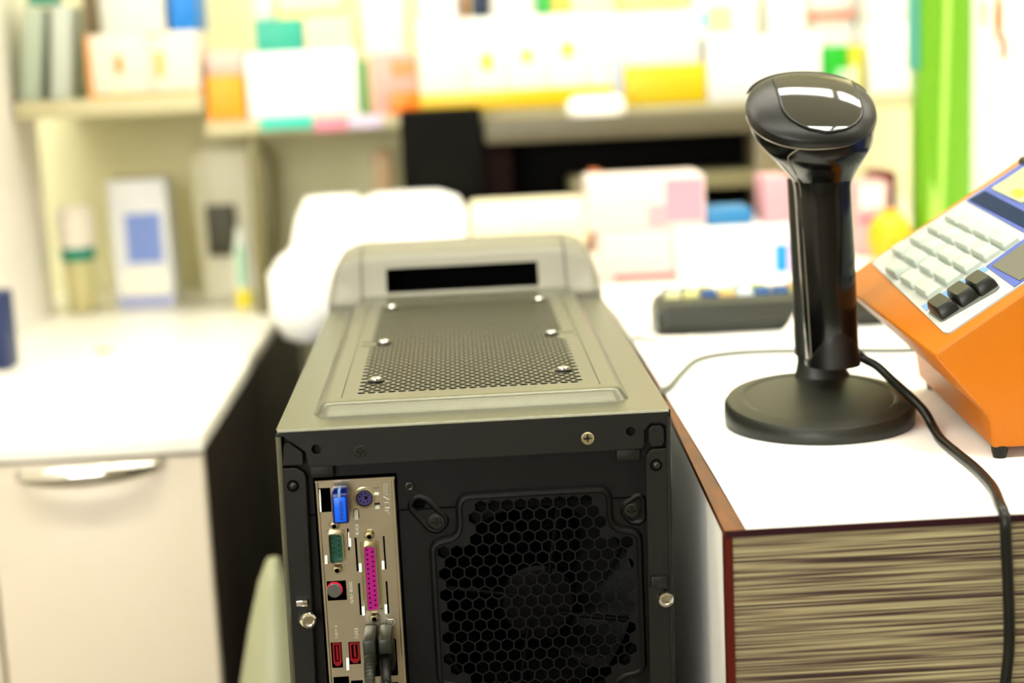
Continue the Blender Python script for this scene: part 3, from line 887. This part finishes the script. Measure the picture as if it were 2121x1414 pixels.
# glossy window, U-shaped
wx = .0042
rows = []
for q in range(25):
    v = .0225 - .0510 * q / 24
    hw = .0250 if v > -.006 else .0250 * sqrt(max(0.0, 1 - ((v + .006) / .0226) ** 2))
    hw = max(hw, .0006)
    rows.append([domexy(wx + hw * (-1 + 2 * k / 24), v, .0007) for k in range(25)])
g = G().loft(rows, False)
win = g.build('window', M_WINDOW, t, 60)
edge = [rows[q][0] for q in range(25)] + [rows[24][12]] + [rows[q][24] for q in range(24, -1, -1)]
G().tube(edge, .0008, 8, 1).build('window_frame', M_SATIN, win)

# scanner cable, falling over the counter's front edge
c_pts = [(.3545, .168, -.006), (.3595, .167, -.0115), (0.3670, 0.160, -0.0158), (0.3740, 0.149, -0.0233), (0.3805, 0.134, -0.0303), (0.3855, 0.118, -0.0373), (0.3873, 0.104, -0.0446), (.3850, .080, -.0461), (.3845, .045, -.0461), (.3842, .010, -.0461), (.3812, -.025, -.0461), (.3750, -.055, -.0458), (.3733, -.0680, -.0495), (.3738, -.0692, -.0640), (.3752, -.0690, -.090), (.3758, -.0690, -.118), (.3738, -.0690, -.142), (.3690, -.0690, -.21), (.364, -.069, -.34)]
tag(G().tube([(x, y, W(z)) for x, y, z in c_pts], .0029, 14, 8).build('scanner_cable', M_CABLE), 'black scanner cable running past the round base and down the wood-grain front', 'cable')

# ------------------------------------------------------------------ orange register
N0 = Vector((.368, .04, W(.0142))); e = Vector((.8461, 0, .5331)); N1 = Vector((.3779, .24, W(.0379)))
v_ = (N1 - N0); v_ -= e * v_.dot(e); v_.normalize()
PF = F(N0, e, v_)                            # keypad plane: x up the slope, y across
Lw = .2005
zb = W(-.0425)
t = thing('cash_register', (.45, .14, W(CT)), 'orange wedge-shaped register with white keypad at the right edge of the counter', 'register')
S0 = PF(.150, 0); S1 = PF(.150, Lw)
near = [Vector((.4023, .04, zb)), Vector((.4008, .04, W(-.0245))), N0, S0, Vector((.545, .04, S0.z - .01)), Vector((.560, .04, zb))]
far = [Vector((.4165, .24, zb)), Vector((.4125, .24, W(-.0150))), PF(0, Lw), S1, Vector((.558, .24, S1.z - .01)), Vector((.575, .24, zb))]
nf = len(near)
G().solid(near + far, [tuple(range(nf))] + [tuple(range(2 * nf - 1, nf - 1, -1))] + [(i, (i + 1) % nf, nf + (i + 1) % nf, nf + i) for i in range(nf)], .0028, 3).build('body', M_ORANGE, t, 25)
for x, y in ((.4085, .0455), (.552, .0455), (.424, .232), (.565, .232)):
    G().lathe([(.0036, W(CT)), (.0046, W(CT) + .0035), (.0050, zb + .001)], F((x, y, 0)), 20).build('foot', M_BLKPL, t)


def ppoly(g, pts, z0, z1, r=0.0):
    P = rpoly([(x * mm, y * mm) for x, y in pts], r * mm) if r else [(x * mm, y * mm) for x, y in pts]
    return g.prism(P, z0, z1, PF)


kpd = ppoly(G(), [(13.5, 13), (98, 9.5), (102, 188), (29, 190), (13.5, 26)][:0] or [(14.5, 17), (16, 11), (147, 11), (147, 186), (30, 193), (26, 190)], -.001, .0012, 2).build('keypad', M_KEYPAD, t)
ppoly(G(), [(20.5, 66), (63, 59.5), (63, 57), (21, 69.5)][:0] or [(20, 70), (19.5, 58.5), (63, 57.5), (63.5, 66)], .001, .0016).build('sky_strip', M_PSKY, kpd)
ppoly(G(), [(61, 12), (147, 12), (147, 70), (64, 64)], .001, .0017).build('blue_panel', M_PBLUE, kpd)
ppoly(G(), [(66, 14), (98, 13), (98, 60), (66, 58)], .0015, .0022).build('grey_panel', M_PGREY, kpd)
ppoly(G(), [(96, 72), (146, 70), (146, 184), (100, 186)], .001, .0017).build('blue_panel', M_PBLUE, kpd)
ppoly(G(), [(97.5, 12.5), (106, 12.5), (112.5, 178), (101.5, 182)], .0015, .0024).build('navy_strip', M_PNAVY, kpd)
lcd = ppoly(G(), [(114.5, 118), (140, 116), (142, 172), (116, 174)], .0015, .0026, 1).build('display', M_LCD, kpd)
ppoly(G(), [(117, 128), (123, 127), (124, 144), (118, 146)], .0025, .0030, 1).build('yellow_mark', M_YELPR, lcd)
G().tube([PF(.1465, .02, .001), PF(.1465, .188, .001)], .0035, 10, 1).build('hinge', M_BLKPL, kpd)


def keycap(cx, cy, wx_, wy_, h, m, z0=.0012, par=None):
    g = G()
    def ring(k, z):
        return [PF(x, y, z) for x, y in rrect(cx - wx_ * k, cx + wx_ * k, cy - wy_ * k, cy + wy_ * k, .0012)]
    g.loft([ring(1, z0), ring(.97, z0 + h * .5), ring(.80, z0 + h * .93), ring(.76, z0 + h)], True, False, True)
    return g.build('key', m, par or t)


rowsx = [31.5, 45.3, 58.6, 71.8, 84.8]
for i, ex in enumerate(rowsx):
    for j, vy in enumerate((82.5, 111.5, 139.5, 166.0)):
        if i == 0 and j == 3:
            continue
        vx = vy - (ex - 31.5) * (.10 if j < 2 else .16) + (2.5 if j < 2 else 6)
        keycap(ex * mm, vx * mm, .0056, .0125, .0050, M_KEYW, par=kpd)
ppoly(G(), [(18.5, 30), (18.8, 56), (58, 52.5), (57, 25), (54, 22)], .001, .0017, 3).build('key_tray', M_TRAY, kpd)
for ex, vy in ((26.0, 42.5), (39.3, 41.0), (51.4, 39.0)):
    keycap(ex * mm, vy * mm, .0060, .0118, .0075, M_KEYB, .0016, par=kpd)

# ------------------------------------------------------------------ left cabinet and worktop
LZ = -.13
t = thing('drawer_cabinet', (-.29, .9, 0), 'cream drawer cabinet with chrome bow handle at the left', 'cabinet')
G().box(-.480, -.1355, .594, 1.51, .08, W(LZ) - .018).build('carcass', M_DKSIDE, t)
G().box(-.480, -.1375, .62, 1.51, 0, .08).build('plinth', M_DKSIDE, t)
df = G().box(-.3290, -.1365, .575, .593, .10, W(LZ) - .021, WORLD, .0015).build('drawer_front', M_CREAM, t)
G().box(-.480, -.3325, .575, .593, .10, W(LZ) - .021, WORLD, .0015).build('drawer_front', M_CREAM, t)
hp = []
for q in range(25):
    a = -1 + 2 * q / 24
    hp.append((-.2360 + .066 * a, .574 - .026 * (1 - a * a) ** .5 - .0005, W(-.1585 + .0025 * a)))
g = G(); rings = []
for q, p in enumerate(hp):
    a = -1 + 2 * q / 24
    hh = .0045 + .0052 * (1 - a * a)
    rings.append([Vector((p[0], p[1] + .0058 * cos(2 * pi * j / 12), p[2] + hh * sin(2 * pi * j / 12))) for j in range(12)])
g.loft(rings, True, True, True)
g.build('bow_handle', M_CHROME, df)
wt = thing('worktop', (-.29, 1.0, W(LZ) - .018), 'white worktop slab on the drawer cabinet, left of the computer', 'worktop')
G().box(-.482, -.1335, .570, 1.515, W(LZ) - .0178, W(LZ), WORLD, .0025).build('slab', M_WTOP, wt)
G().lathe([(.0095, W(LZ) - .001), (.0095, W(LZ) + .0016), (.0070, W(LZ) + .002), (.0060, W(LZ) + .0006)], F((-.3125, 1.016, 0)), 28).build('cable_grommet', cmat(92, 88, 56), wt)

t = thing('partition_panel', (-.47, 1.0, W(LZ)), 'tall white upright panel rising from the worktop at the left edge', 'panel')
G().box(-.475, -.445, .60, 1.345, W(LZ), 2.2, WORLD, .002).build('board', cmat(250, 244, 238), t)
tag(G().box(-.443, -.3965, .925, .968, W(LZ), W(-.045), WORLD, .002).build('binder', cmat(14, 38, 92)), 'navy blue box standing on the worktop against the white panel', 'box')

# ------------------------------------------------------------------ shelves
def shelf(x0, x1, z0, z1, label, y0=1.22):
    t = thing('wall_shelf', ((x0 + x1) / 2, 1.36, W(z0)), label, 'shelf', 'wall shelves')
    G().box(x0, x1, y0, 1.52, W(z0), W(z1), WORLD, .001).build('board', M_SHELF, t)
    return t


LS, MS, RS = .153, .118, .112
shelf(-.440, -.2065, .131, LS, 'short beige wall shelf at the left, carrying two orange-edged boxes')
ms = shelf(-.2055, .3095, .100, MS, 'middle beige wall shelf with teal tags and a yellow price rail')
rs_ = shelf(.3105, .706, .094, RS, 'right beige wall shelf with the lying yellow box at its edge')


def rail(par, x0, x1, z0, z1, m, nm='price_rail'):
    G().box(x0, x1, 1.2165, 1.2199, W(z0), W(z1), WORLD, .0008).build(nm, m, par)


rail(ms, .0645, .3075, .1165, .1395, M_YELLOW)
rail(ms, .026, .0640, .1165, .1440, M_ORRAIL)
rail(ms, -.137, -.071, .1045, .1190, cmat(20, 190, 170), 'shelf_tag')
rail(ms, -.070, -.028, .0990, .1150, cmat(214, 130, 150), 'shelf_tag')
rail(ms, -.027, .016, .1005, .1170, cmat(206, 190, 214), 'shelf_tag')
t = thing('shelf_post', (-.151, 1.24, W(LZ)), 'slim olive shelf post rising from the back of the worktop', 'post')
G().box(-.158, -.143, 1.225, 1.255, W(LZ), W(.100), WORLD, .001).build('upright', M_POST, t)


def carton(name, x0, x1, z0, z1, y0, dep, col, label, cat='box', group=None, marks=(), rough=.45):
    t = thing(name, ((x0 + x1) / 2, y0 + dep / 2, W(z0)), label, cat, group)
    col = tuple(int(c * .93) for c in col)
    G().box(x0, x1, y0, y0 + dep, W(z0), W(z1), WORLD, min(.0016, (x1 - x0) * .1), 2).build('carton', cmat(*col, rough), t)
    for (a, b, c, d, mc) in marks:
        G().box(x0 + (x1 - x0) * a, x0 + (x1 - x0) * b, y0 - .0004, y0 + .0006, W(z0 + (z1 - z0) * c), W(z0 + (z1 - z0) * d)).build('printed_panel', cmat(*mc), t)
    return t


WH = (244, 243, 238)
GS = 'boxes on the wall shelves'
YS = 1.222
# left shelf
carton('medicine_box', -.346, -.2695, LS, .231, YS, .12, (238, 230, 212), 'white box with orange edge, left one of the pair on the left shelf', group=GS, marks=[(0, .07, 0, 1, (226, 140, 34)), (.07, 1, 0, .06, (224, 150, 50)), (.44, .58, .38, .66, (222, 136, 24)), (.40, .62, .1, .3, (248, 232, 190))])
carton('medicine_box', -.2685, -.208, LS, .231, YS, .12, (238, 230, 212), 'white box with orange edge, right one of the pair on the left shelf', group=GS, marks=[(0, 1, 0, .06, (224, 150, 50)), (.1, .3, .3, .7, (226, 172, 80)), (.0, .3, .93, 1, (246, 220, 150))])
carton('carton', -.241, -.172 - .0365, .231, .300, YS + .01, .10, (0, 130, 224), 'bright blue box on top of the right orange-edged box', group=GS)
carton('carton', -.326, -.247, .231, .305, YS + .01, .10, (230, 232, 224), 'pale white box on top of the left orange-edged box', group=GS)
carton('carton', -.3455, -.331, .231, .292, YS, .03, (110, 92, 62), 'small brown box at the far left of the upper stack', group=GS)
for x, a, c, lb in ((-.4330, .14, (168, 180, 162), 'pale grey-green folder leaning at the left end of the left shelf'), (-.3950, .10, (186, 194, 182), 'pale grey folder leaning against the white orange-edged box')):
    g = G(); s_ = sin(a); c_ = cos(a)
    fr = F((x + .012, YS, W(LS)), (c_, 0, -s_), (s_, 0, c_))
    fr2 = F((x, YS, W(LS) + .024 * s_), Vector((c_, 0, -s_)), Vector((s_, 0, c_)))
    o = G().box(0, .024, 0, .115, -.14, 0, fr2, .001).build('folder', cmat(*c)); tag(o, lb, 'folder', 'folders on the left shelf')
carton('carton', -.414, -.382, LS + .118, LS + .140, YS + .005, .06, (40, 150, 130), 'small teal box lying on the leaning folders', group=GS)
# middle shelf
carton('carton', -.2005, -.1545, MS, .173, 1.219, .09, (250, 166, 0), 'small orange box left of the large white box on the middle shelf', group=GS, marks=[(0, 1, .0, .14, (255, 140, 20))])
carton('carton', -.2000, -.1540, .173, .205, YS + .01, .08, (232, 196, 184), 'pale pink box lying on the small orange box', group=GS)
carton('carton', -.1510, -.0130, MS, .200, 1.219, .11, (250, 250, 248), 'large plain white box above the teal shelf tag', group=GS)
carton('carton', -.1370, -.0780, .200, .240, YS + .01, .08, (50, 178, 152), 'teal box on the left half of the large white box', group=GS)
carton('carton', -.0760, -.0140, .200, .240, YS + .01, .08, (240, 232, 190), 'cream box on the right half of the large white box', group=GS)
carton('carton', -.1080, -.0270, .240, .300, YS + .015, .07, (246, 240, 206), 'cream box with yellow foot, on the teal and cream boxes', group=GS, marks=[(0, 1, 0, .18, (238, 222, 130))])
carton('carton', -.1370, -.1120, .240, .292, YS + .015, .06, (240, 236, 224), 'narrow white box at the left on the teal box', group=GS)
carton('carton', -.0118, -.0030, MS, .184, YS, .08, (110, 170, 90), 'slim green box standing beside the pale pink box', group=GS)
carton('carton', .0050, .0610, MS, .190, YS, .10, (236, 172, 160), 'pale pink box with orange corner above the orange price rail', group=GS, marks=[(.45, .98, .62, .9, (244, 140, 84))])
carton('carton', -.0020, .0470, .190, .300, YS + .01, .07, (238, 238, 236), 'tall grey-white box standing on the pale pink box', group=GS)
YD = (240, 206, 20)
wb = [(.0655, .1220, 'leftmost', ()), (.1232, .1750, 'second', [(.38, .66, .42, .60, YD)]), (.1758, .2245, 'third', [(.36, .66, .48, .62, (242, 220, 70))]), (.2253, .2755, 'fourth', [(.38, .68, .52, .68, YD)])]
names = {'leftmost': 'plain white medicine box, leftmost behind the yellow price rail', 'second': 'white medicine box with yellow dot, left of three such boxes', 'third': 'white medicine box with faint yellow dot, middle of three such boxes', 'fourth': 'white medicine box with yellow dot, right of three such boxes'}
for x0, x1, k, mk in wb:
    carton('medicine_box', x0, x1, MS, .231, YS, .10, WH, names[k], group='white boxes behind the yellow price rail', marks=mk)
carton('medicine_box', .2765, .3090, MS, .229, YS, .10, (242, 240, 240), 'white medicine box with small pink dot, next to the blue strip box', group='white boxes behind the yellow price rail', marks=[(.40, .72, .36, .48, (244, 200, 204))])
t = thing('pill_bottle', (.095, 1.265, W(.231)), 'white round-shouldered bottle on the plain white medicine box', 'bottle')
G().lathe([(.024, W(.231)), (.0265, W(.234)), (.0265, W(.290)), (.022, W(.300)), (.014, W(.306))], F((.095, 1.265, 0)), 32).build('body', cmat(250, 249, 244), t)
G().lathe([(.0160, W(.304)), (.0160, W(.322)), (.014, W(.324))], F((.095, 1.265, 0)), 32).build('cap', cmat(240, 238, 228), t)
for x0, x1, z1, c, lb in ((.134, .156, .275, (24, 40, 70), 'navy box standing on the white box with the left yellow dot'), (.2165, .2345, .272, (60, 190, 80), 'green box standing on the white box with the right yellow dot'), (.2350, .2580, .271, (240, 206, 90), 'golden yellow box standing beside the green box'), (.2590, .3060, .263, (224, 236, 200), 'pale green box standing right of the golden box')):
    carton('carton', x0, x1, .231 if x1 < .26 else .229, z1, YS, .07, c, lb, group=GS)
carton('carton', .1580, .2150, .231, .290, YS + .01, .06, (246, 244, 236), 'white box standing between the navy and the green box', group=GS)
carton('carton', .106, .132, .231, .262, YS + .055, .04, (214, 140, 70), 'small tan box behind the navy box', group=GS)
# right shelf
carton('carton', .3105, .3205, RS, .229, YS, .09, (206, 222, 244), 'slim pale blue box between white box and yellow box', group=GS)
carton('carton', .3215, .4255, RS, .161, 1.219, .10, (238, 204, 0), 'bright yellow box lying at the left end of the right shelf', group=GS)
carton('carton', .3220, .4190, .161, .227, YS, .09, (246, 246, 242), 'white box lying on the bright yellow box', group=GS, marks=[(.15, .42, .2, .7, (246, 242, 226))])
carton('carton', .3230, .4020, .227, .258, YS + .01, .07, (250, 210, 140), 'pale orange box on top of the white-on-yellow pile', group=GS)
carton('carton', .4270, .5710, RS, .191, 1.219, .11, (250, 250, 248), 'large plain white box on the right shelf, left of the green box', group=GS)
carton('carton', .4140, .4920, .191, .262, YS + .006, .08, (246, 247, 242), 'white box with lime and teal label on the large right-hand box', group=GS, marks=[(.06, .22, .18, .5, (120, 216, 210)), (.22, .6, .10, .56, (206, 232, 150))])
carton('carton', .5080, .5540, .191, .264, YS + .006, .07, (248, 248, 246), 'plain white box right of the lime-labelled box', group=GS)
carton('carton', .5745, .6055, RS, .174, YS, .06, (0, 176, 20), 'small green box standing at the right of the large white box', group=GS, marks=[(.55, 1, .0, .55, (180, 222, 180))])
carton('carton', .6065, .6260, RS, .174, YS, .06, (204, 198, 30), 'small olive-yellow box beside the small green box', group=GS, marks=[(.1, .6, .0, .6, (230, 226, 190))])
carton('carton', .5740, .6300, RS, .209, YS + .07, .06, (248, 246, 240), 'white box standing behind the green and olive boxes', group=GS)
carton('carton', .5600, .6300, .209, .262, YS + .065, .07, (248, 236, 228), 'white box with red border on the box behind the green one', group=GS, marks=[(0, .12, 0, 1, (214, 110, 84)), (0, 1, 0, .2, (224, 130, 106))])
carton('carton', .6320, .7010, RS, .199, YS, .10, (244, 244, 242), 'pale white box at the right end of the right shelf', group=GS)
carton('carton', .6330, .7000, .199, .270, YS, .10, (236, 238, 236), 'grey-white box stacked on the right end box of the right shelf', group=GS)

# ------------------------------------------------------------------ on the left worktop
carton('carton', -.3570, -.2800, LZ, .043, 1.325, .06, (238, 240, 244), 'tall white box with blue panel standing on the worktop', marks=[(.25, .86, .36, .74, (116, 140, 210)), (.04, .96, .02, .10, (160, 168, 214)), (.1, .9, .12, .3, (246, 240, 226))])
bx, by = -.405, 1.335
t = thing('lotion_bottle', (bx, by, W(LZ)), 'white bottle with green band, left of the blue-panelled box', 'bottle')
G().lathe([(.017, W(LZ)), (.020, W(LZ) + .004), (.020, W(-.066)), (.018, W(-.058))], F((bx, by, 0)), 28).build('foot', cmat(214, 206, 150), t)
G().lathe([(.0225, W(-.060)), (.0225, W(-.044)), (.021, W(-.042))], F((bx, by, 0)), 28).build('cap', cmat(0, 140, 116), t)
G().lathe([(.0225, W(-.043)), (.0240, W(-.038)), (.0240, W(.000)), (.020, W(.012))], F((bx, by, 0)), 28).build('body', cmat(246, 236, 224), t)
t = thing('towel_dispenser', (-.207, 1.46, W(LZ)), 'cream rounded dispenser with dark mouth at the back of the worktop', 'dispenser')
G().loft([ell(-.212, 1.46, W(z), a * 1.2, b, 36, 3) for z, a, b in ((LZ, .040, .030), (-.07, .042, .034), (.0, .046, .040), (.05, .046, .040), (.070, .040, .034), (.078, .024, .020))], True, True, True).build('body', cmat(236, 232, 206), t)
G().box(-.245, -.203, 1.4175, 1.445, W(-.075), W(-.004), WORLD, .002).build('mouth', cmat(70, 66, 40), t)
t = thing('slim_bottle', (-.184, 1.30, W(LZ)), 'slim pale bottle with yellow foot and green line by the shelf post', 'bottle')
G().lathe([(.0105, W(LZ)), (.0115, W(LZ) + .002), (.0115, W(-.108)), (.010, W(-.106))], F((-.184, 1.30, 0)), 24).build('foot', cmat(240, 224, 60), t)
G().lathe([(.0095, W(-.107)), (.0095, W(-.050)), (.0060, W(-.036)), (.0060, W(-.026)), (.004, W(-.024))], F((-.184, 1.30, 0)), 24).build('body', cmat(226, 234, 222), t)
G().box(-.187, -.181, 1.2895, 1.296, W(-.100), W(-.05)).build('green_line', cmat(110, 200, 140), t)

# white bags in the gap
g = G(); rings = []
for q, (z, x0, x1, yw) in enumerate(((-.118, -.080, -.034, .020), (-.112, -.098, -.022, .035), (-.080, -.110, -.0175, .045), (-.040, -.110, -.0175, .045), (-.024, -.098, -.004, .040), (-.012, -.082, .002, .036), (.022, -.074, .002, .034), (.042, -.064, -.004, .020))):
    r_ = []
    for j in range(28):
        th = 2 * pi * j / 28
        w = 1 + .07 * sin(3 * th + q) + .05 * sin(5 * th - 1.7 * q)
        r_.append(Vector(((x0 + x1) / 2 + (x1 - x0) / 2 * cos(th) * min(1.0, w), .945 + yw * sin(th) * w, W(z))))
    rings.append(r_)
tag(g.loft(rings, True, True, True).build('plastic_bag', cmat(246, 247, 245, .3), None, 60), 'white plastic bag hanging at the left edge of the back counter', 'bag')
g = G(); rings = []
for q, (z, r) in enumerate(((.0 - Z0, .046), (-.6, .058), (-.45, .056), (-.38, .047), (-.33, .037), (-.28, .025), (-.24, .013), (-.222, .005))):
    rings.append([Vector((-.068 + r * (1 + .05 * sin(4 * 2 * pi * j / 32 + q)) * cos(2 * pi * j / 32), .48 + r * 1.3 * (1 + .05 * sin(3 * 2 * pi * j / 32 + 2 * q)) * sin(2 * pi * j / 32), W(z))) for j in range(32)])
tag(g.loft(rings, True, True, True).build('bin_bag', cmat(150, 152, 120, .4), None, 60), 'tall pale bin bag standing in the gap between cabinet and computer', 'bag')

# ------------------------------------------------------------------ on the back counter
t = thing('loudspeaker', (.09, 1.165, W(CZ)), 'black box loudspeaker under the yellow price rail', 'speaker')
G().box(.040, .1385, 1.130, 1.212, W(CZ), W(.122), WORLD, .004).build('cabinet', cmat(5, 5, 3, .8), t)
G().prism(circ(.089, W(.03), .036, 32), 0, .003, F((0, 1.130, 0), (1, 0, 0), (0, 0, 1))).build('driver', cmat(10, 9, 5, .8), t)
t = thing('printer', (.32, 1.25, W(CZ)), 'wide dark printer under the middle shelf, its front slot black', 'printer')
GRD = cmat(84, 78, 58)
G().box(.1405, .498, 1.214, 1.42, W(CZ), W(.088), WORLD, .004).build('body', cmat(5, 4, 3, .8), t)
G().box(.1405, .498, 1.130, 1.2135, W(.0775), W(.106), WORLD, .006).build('lid', GRD, t)
G().box(.1405, .174, 1.150, 1.2135, W(CZ), W(.077), WORLD, .003).build('end_panel', cmat(20, 6, 4, .8), t)
G().box(.4705, .498, 1.140, 1.2135, W(CZ), W(.077), WORLD, .003).build('end_panel', cmat(120, 110, 84), t)
G().box(.243, .470, 1.125, 1.2135, W(.012), W(.032), WORLD, .004).build('tray', cmat(112, 106, 76), t)
G().box(.1745, .470, 1.150, 1.2135, W(CZ), W(-.012), WORLD, .003).build('tray', cmat(70, 64, 44), t)
t = thing('highlight_stand_in', (.279, 1.10, W(.088)), 'small bright white rounded form standing in for a highlight on the printer lid', 'dispenser')
G().loft([ell(.279, 1.150, W(z), a, b, 32, 2.4) for z, a, b in ((.1062, .034, .018), (.110, .037, .0195), (.124, .035, .018), (.130, .026, .012))], True, True, True).build('body', cmat(248, 246, 238, .25), t)  # added form, its bright white stands for a blurred reflection
t['label'] = 'small bright white rounded dispenser lying on the printer lid'
G().loft([ell(.046, 1.08, W(z), a, b, 40, 2.8) for z, a, b in ((CZ, .064, .040), (-.045, .070, .044), (.005, .069, .043), (.022, .060, .036), (.030, .040, .022))], True, True, True).build('paper_bundle', cmat(250, 250, 250)) and None
tag(bpy.data.objects['paper_bundle'], 'soft white paper bundle on the back counter behind the computer', 'bundle')
t = thing('paper_roll', (.19, 1.09, W(CZ)), 'cream paper roll lying beside the white bundle', 'roll')
G().lathe([(.010, 0), (.030, 0), (.0335, .004), (.0335, .136), (.030, .140), (.010, .140)], F((.118, 1.085, W(CZ) + .0335), (0, 1, 0), (0, 0, 1)), 40).build('roll', cmat(226, 218, 186), t)
carton('carton', -.008, .018, CZ, .062, 1.36, .06, (226, 190, 140), 'pale tan box standing at the wall left of the loudspeaker')
carton('carton', .2620, .2740, CZ, .045, 1.05, .05, (214, 120, 60), 'slim orange-brown box standing at the end of the cream roll')
PK = (234, 218, 216); PG = 'boxes stacked behind the keyboard'
BB = CZ
carton('medicine_box', .2480, .3220, BB, .005, .790, .08, PK, 'white box with red foot line under the pink-striped box', group=PG, marks=[(.15, 1, .08, .2, (216, 120, 118)), (.0, .8, .55, .62, (248, 222, 216))])
carton('medicine_box', .2370, .3550, .0055, .059, .790, .08, PK, 'white box with broad pink stripe, top left of the stack', group=PG, marks=[(.66, .98, .12, .92, (216, 150, 168)), (.50, .655, .05, .45, (220, 164, 172))])
carton('medicine_box', .3230, .4430, BB, .0052, .785, .08, (248, 246, 244), 'large white box with small blue mark behind the keyboard', group=PG, marks=[(.84, .95, .10, .62, (0, 140, 226)), (.955, 1, .05, .95, (232, 184, 214)), (.1, .5, .3, .6, (250, 238, 234))])
carton('medicine_box', .3570, .4030, .0057, .0215, .792, .06, (40, 128, 190), 'flat blue box on the large white box', group=PG)
carton('medicine_box', .4160, .4430, .0057, .052, .792, .06, (224, 166, 178), 'small pink box on the right end of the large white box', group=PG)
carton('medicine_box', .5390, .5740, BB, .031, .905, .06, (230, 186, 190), 'pale pink box right of the scanner handle', group=PG, marks=[(0, 1, .45, .55, (222, 120, 140)), (.1, .8, .65, .95, (250, 246, 244))])
carton('medicine_box', .5760, .5960, BB, .036, .96, .06, (120, 20, 30), 'dark red box behind the pale pink box', group=PG)
t = thing('yellow_tub', (.562, .86, W(CZ)), 'round yellow tub in front of the pale pink box', 'tub')
G().lathe([(.010, W(CZ)), (.0170, W(CZ) + .004), (.0220, W(CZ) + .014), (.0232, W(CZ) + .026), (.0215, W(CZ) + .038), (.0165, W(CZ) + .047), (.009, W(CZ) + .052)], F((.562, .86, 0)), 32).build('body', cmat(226, 176, 0), t)
G().lathe([(.009, W(CZ) + .050), (.009, W(CZ) + .055), (.007, W(CZ) + .056)], F((.562, .86, 0)), 24).build('cap', cmat(226, 160, 10), t)
# green display column and printed board
t = thing('display_column', (.63, .88, W(CZ)), 'tall glossy green display column standing behind the register', 'display')
pc_ = [(.596, .868), (.612, .852), (.634, .856), (.6505, .866), (.6525, .905), (.598, .905)]
G().prism(pc_, W(CZ), W(.40)).build('column', cmat(98, 160, 4, .4), t, 15)
G().loft([[Vector((.6010, .8620 - .0018, W(CZ))), Vector((.6120, .8502, W(CZ))), Vector((.6150, .8502, W(CZ))), Vector((.6150, .858, W(CZ))), Vector((.604, .866, W(CZ)))], [Vector((.6200, .8512, W(.40))), Vector((.6240, .8519, W(.40))), Vector((.6330, .8535, W(.40))), Vector((.6330, .858, W(.40))), Vector((.6200, .858, W(.40)))]], True, True, True).build('pale_stripe', cmat(160, 202, 84, .4), t)
G().box(.5940, .5962, .866, .906, W(.15), W(.40)).build('teal_edge', cmat(20, 150, 130), t)
t = thing('printed_board', (.74, .93, W(CZ)), 'white display board with faint orange flower print at the right edge', 'display')
G().box(.659, .86, .905, .930, W(CZ), W(.42), WORLD, .002).build('board', cmat(246, 242, 234), t)
for x, z, w, h, c in ((.692, .200, .005, .05, (228, 120, 70)), (.698, .168, .004, .03, (226, 110, 90)), (.676, .205, .004, .03, (238, 200, 150)), (.685, .11, .003, .05, (240, 216, 200)), (.708, .06, .004, .04, (242, 220, 206))):
    G().prism([(x + w * cos(a * pi / 8), W(z) + h * .5 * sin(a * pi / 8)) for a in range(16)], 0, .0006, F((0, .905, 0), (1, 0, 0), (0, 0, 1))).build('petal_print', cmat(*c), t)

# ------------------------------------------------------------------ black keyboard and loose cables on the right counter
t = thing('keyboard', (.42, .55, W(CT)), 'thick black keyboard with coloured keys behind the scanner', 'keyboard')
kpf = [(.486, CT), (.4765, -.0370), (.4790, -.0235), (.4880, -.0190), (.528, -.0190), (.536, -.024), (.536, CT)]
rings = []
for x, k in ((.2660, .55), (.2685, .85), (.2735, 1.0), (.640, 1.0), (.645, .85), (.6475, .55)):
    rings.append([Vector((x, .506 + (y - .506) * (.9 + .1 * k), W(CT + (z - CT) * (.35 + .65 * k)))) for y, z in kpf])
G().loft(rings, True, True, True).build('case', cmat(44, 47, 39, .4), t, 40)
kc = [(206, 202, 150), (196, 196, 130), (30, 74, 130), (206, 176, 110), (200, 214, 220), (36, 84, 140), (30, 80, 130), (170, 168, 80), (214, 224, 220), (40, 130, 140), (150, 160, 60), (224, 216, 200), (190, 130, 110), (230, 228, 220), (200, 196, 150), (60, 90, 130)]
for rrow in range(2):
    for i in range(24):
        x = .281 + i * .0152; y = .500 + rrow * .018
        kf = F((x, y, W(-.0190)), (1, 0, 0), (0, 1, 0))
        g = G(); a = [kf(*p, 0) for p in rrect(-.0066, .0066, -.0078, .0078, .001)]; b = [kf(p[0] * .82, p[1] * .82, .0050) for p in rrect(-.0066, .0066, -.0078, .0078, .001)]
        g.loft([a, b], True, False, True).build('key', cmat(*kc[(i + rrow * 5) % 16]), t)
tag(G().tube([(x, y, W(z)) for x, y, z in ((.2465, .475, -.0462), (.262, .458, -.0461), (.300, .4455, -.0461), (.332, .428, -.0461), (.352, .430, -.0455), (.368, .4445, -.0410), (.380, .4580, -.0290), (.392, .466, -.0180), (.412, .4770, -.0105), (.440, .49, -.0105))], .0031, 12).build('white_cable', M_CABLEW), 'thick white cable curling up in front of the black keyboard', 'cable')
tag(G().tube([(x, y, W(z)) for x, y, z in ((.2290, .245, -.30), (.2290, .245, -.12), (.2300, .248, -.058), (.2360, .253, -.0470), (.2480, .275, -.0470), (.262, .318, -.0470), (.281, .366, -.0470), (.305, .384, -.0470), (.340, .386, -.0470), (.40, .372, -.0470), (.46, .36, -.0470), (.60, .37, -.0470))], .0023, 10).build('grey_cable', M_CABLEG), 'thin grey cable arcing behind the scanner base and over the counter edge', 'cable')
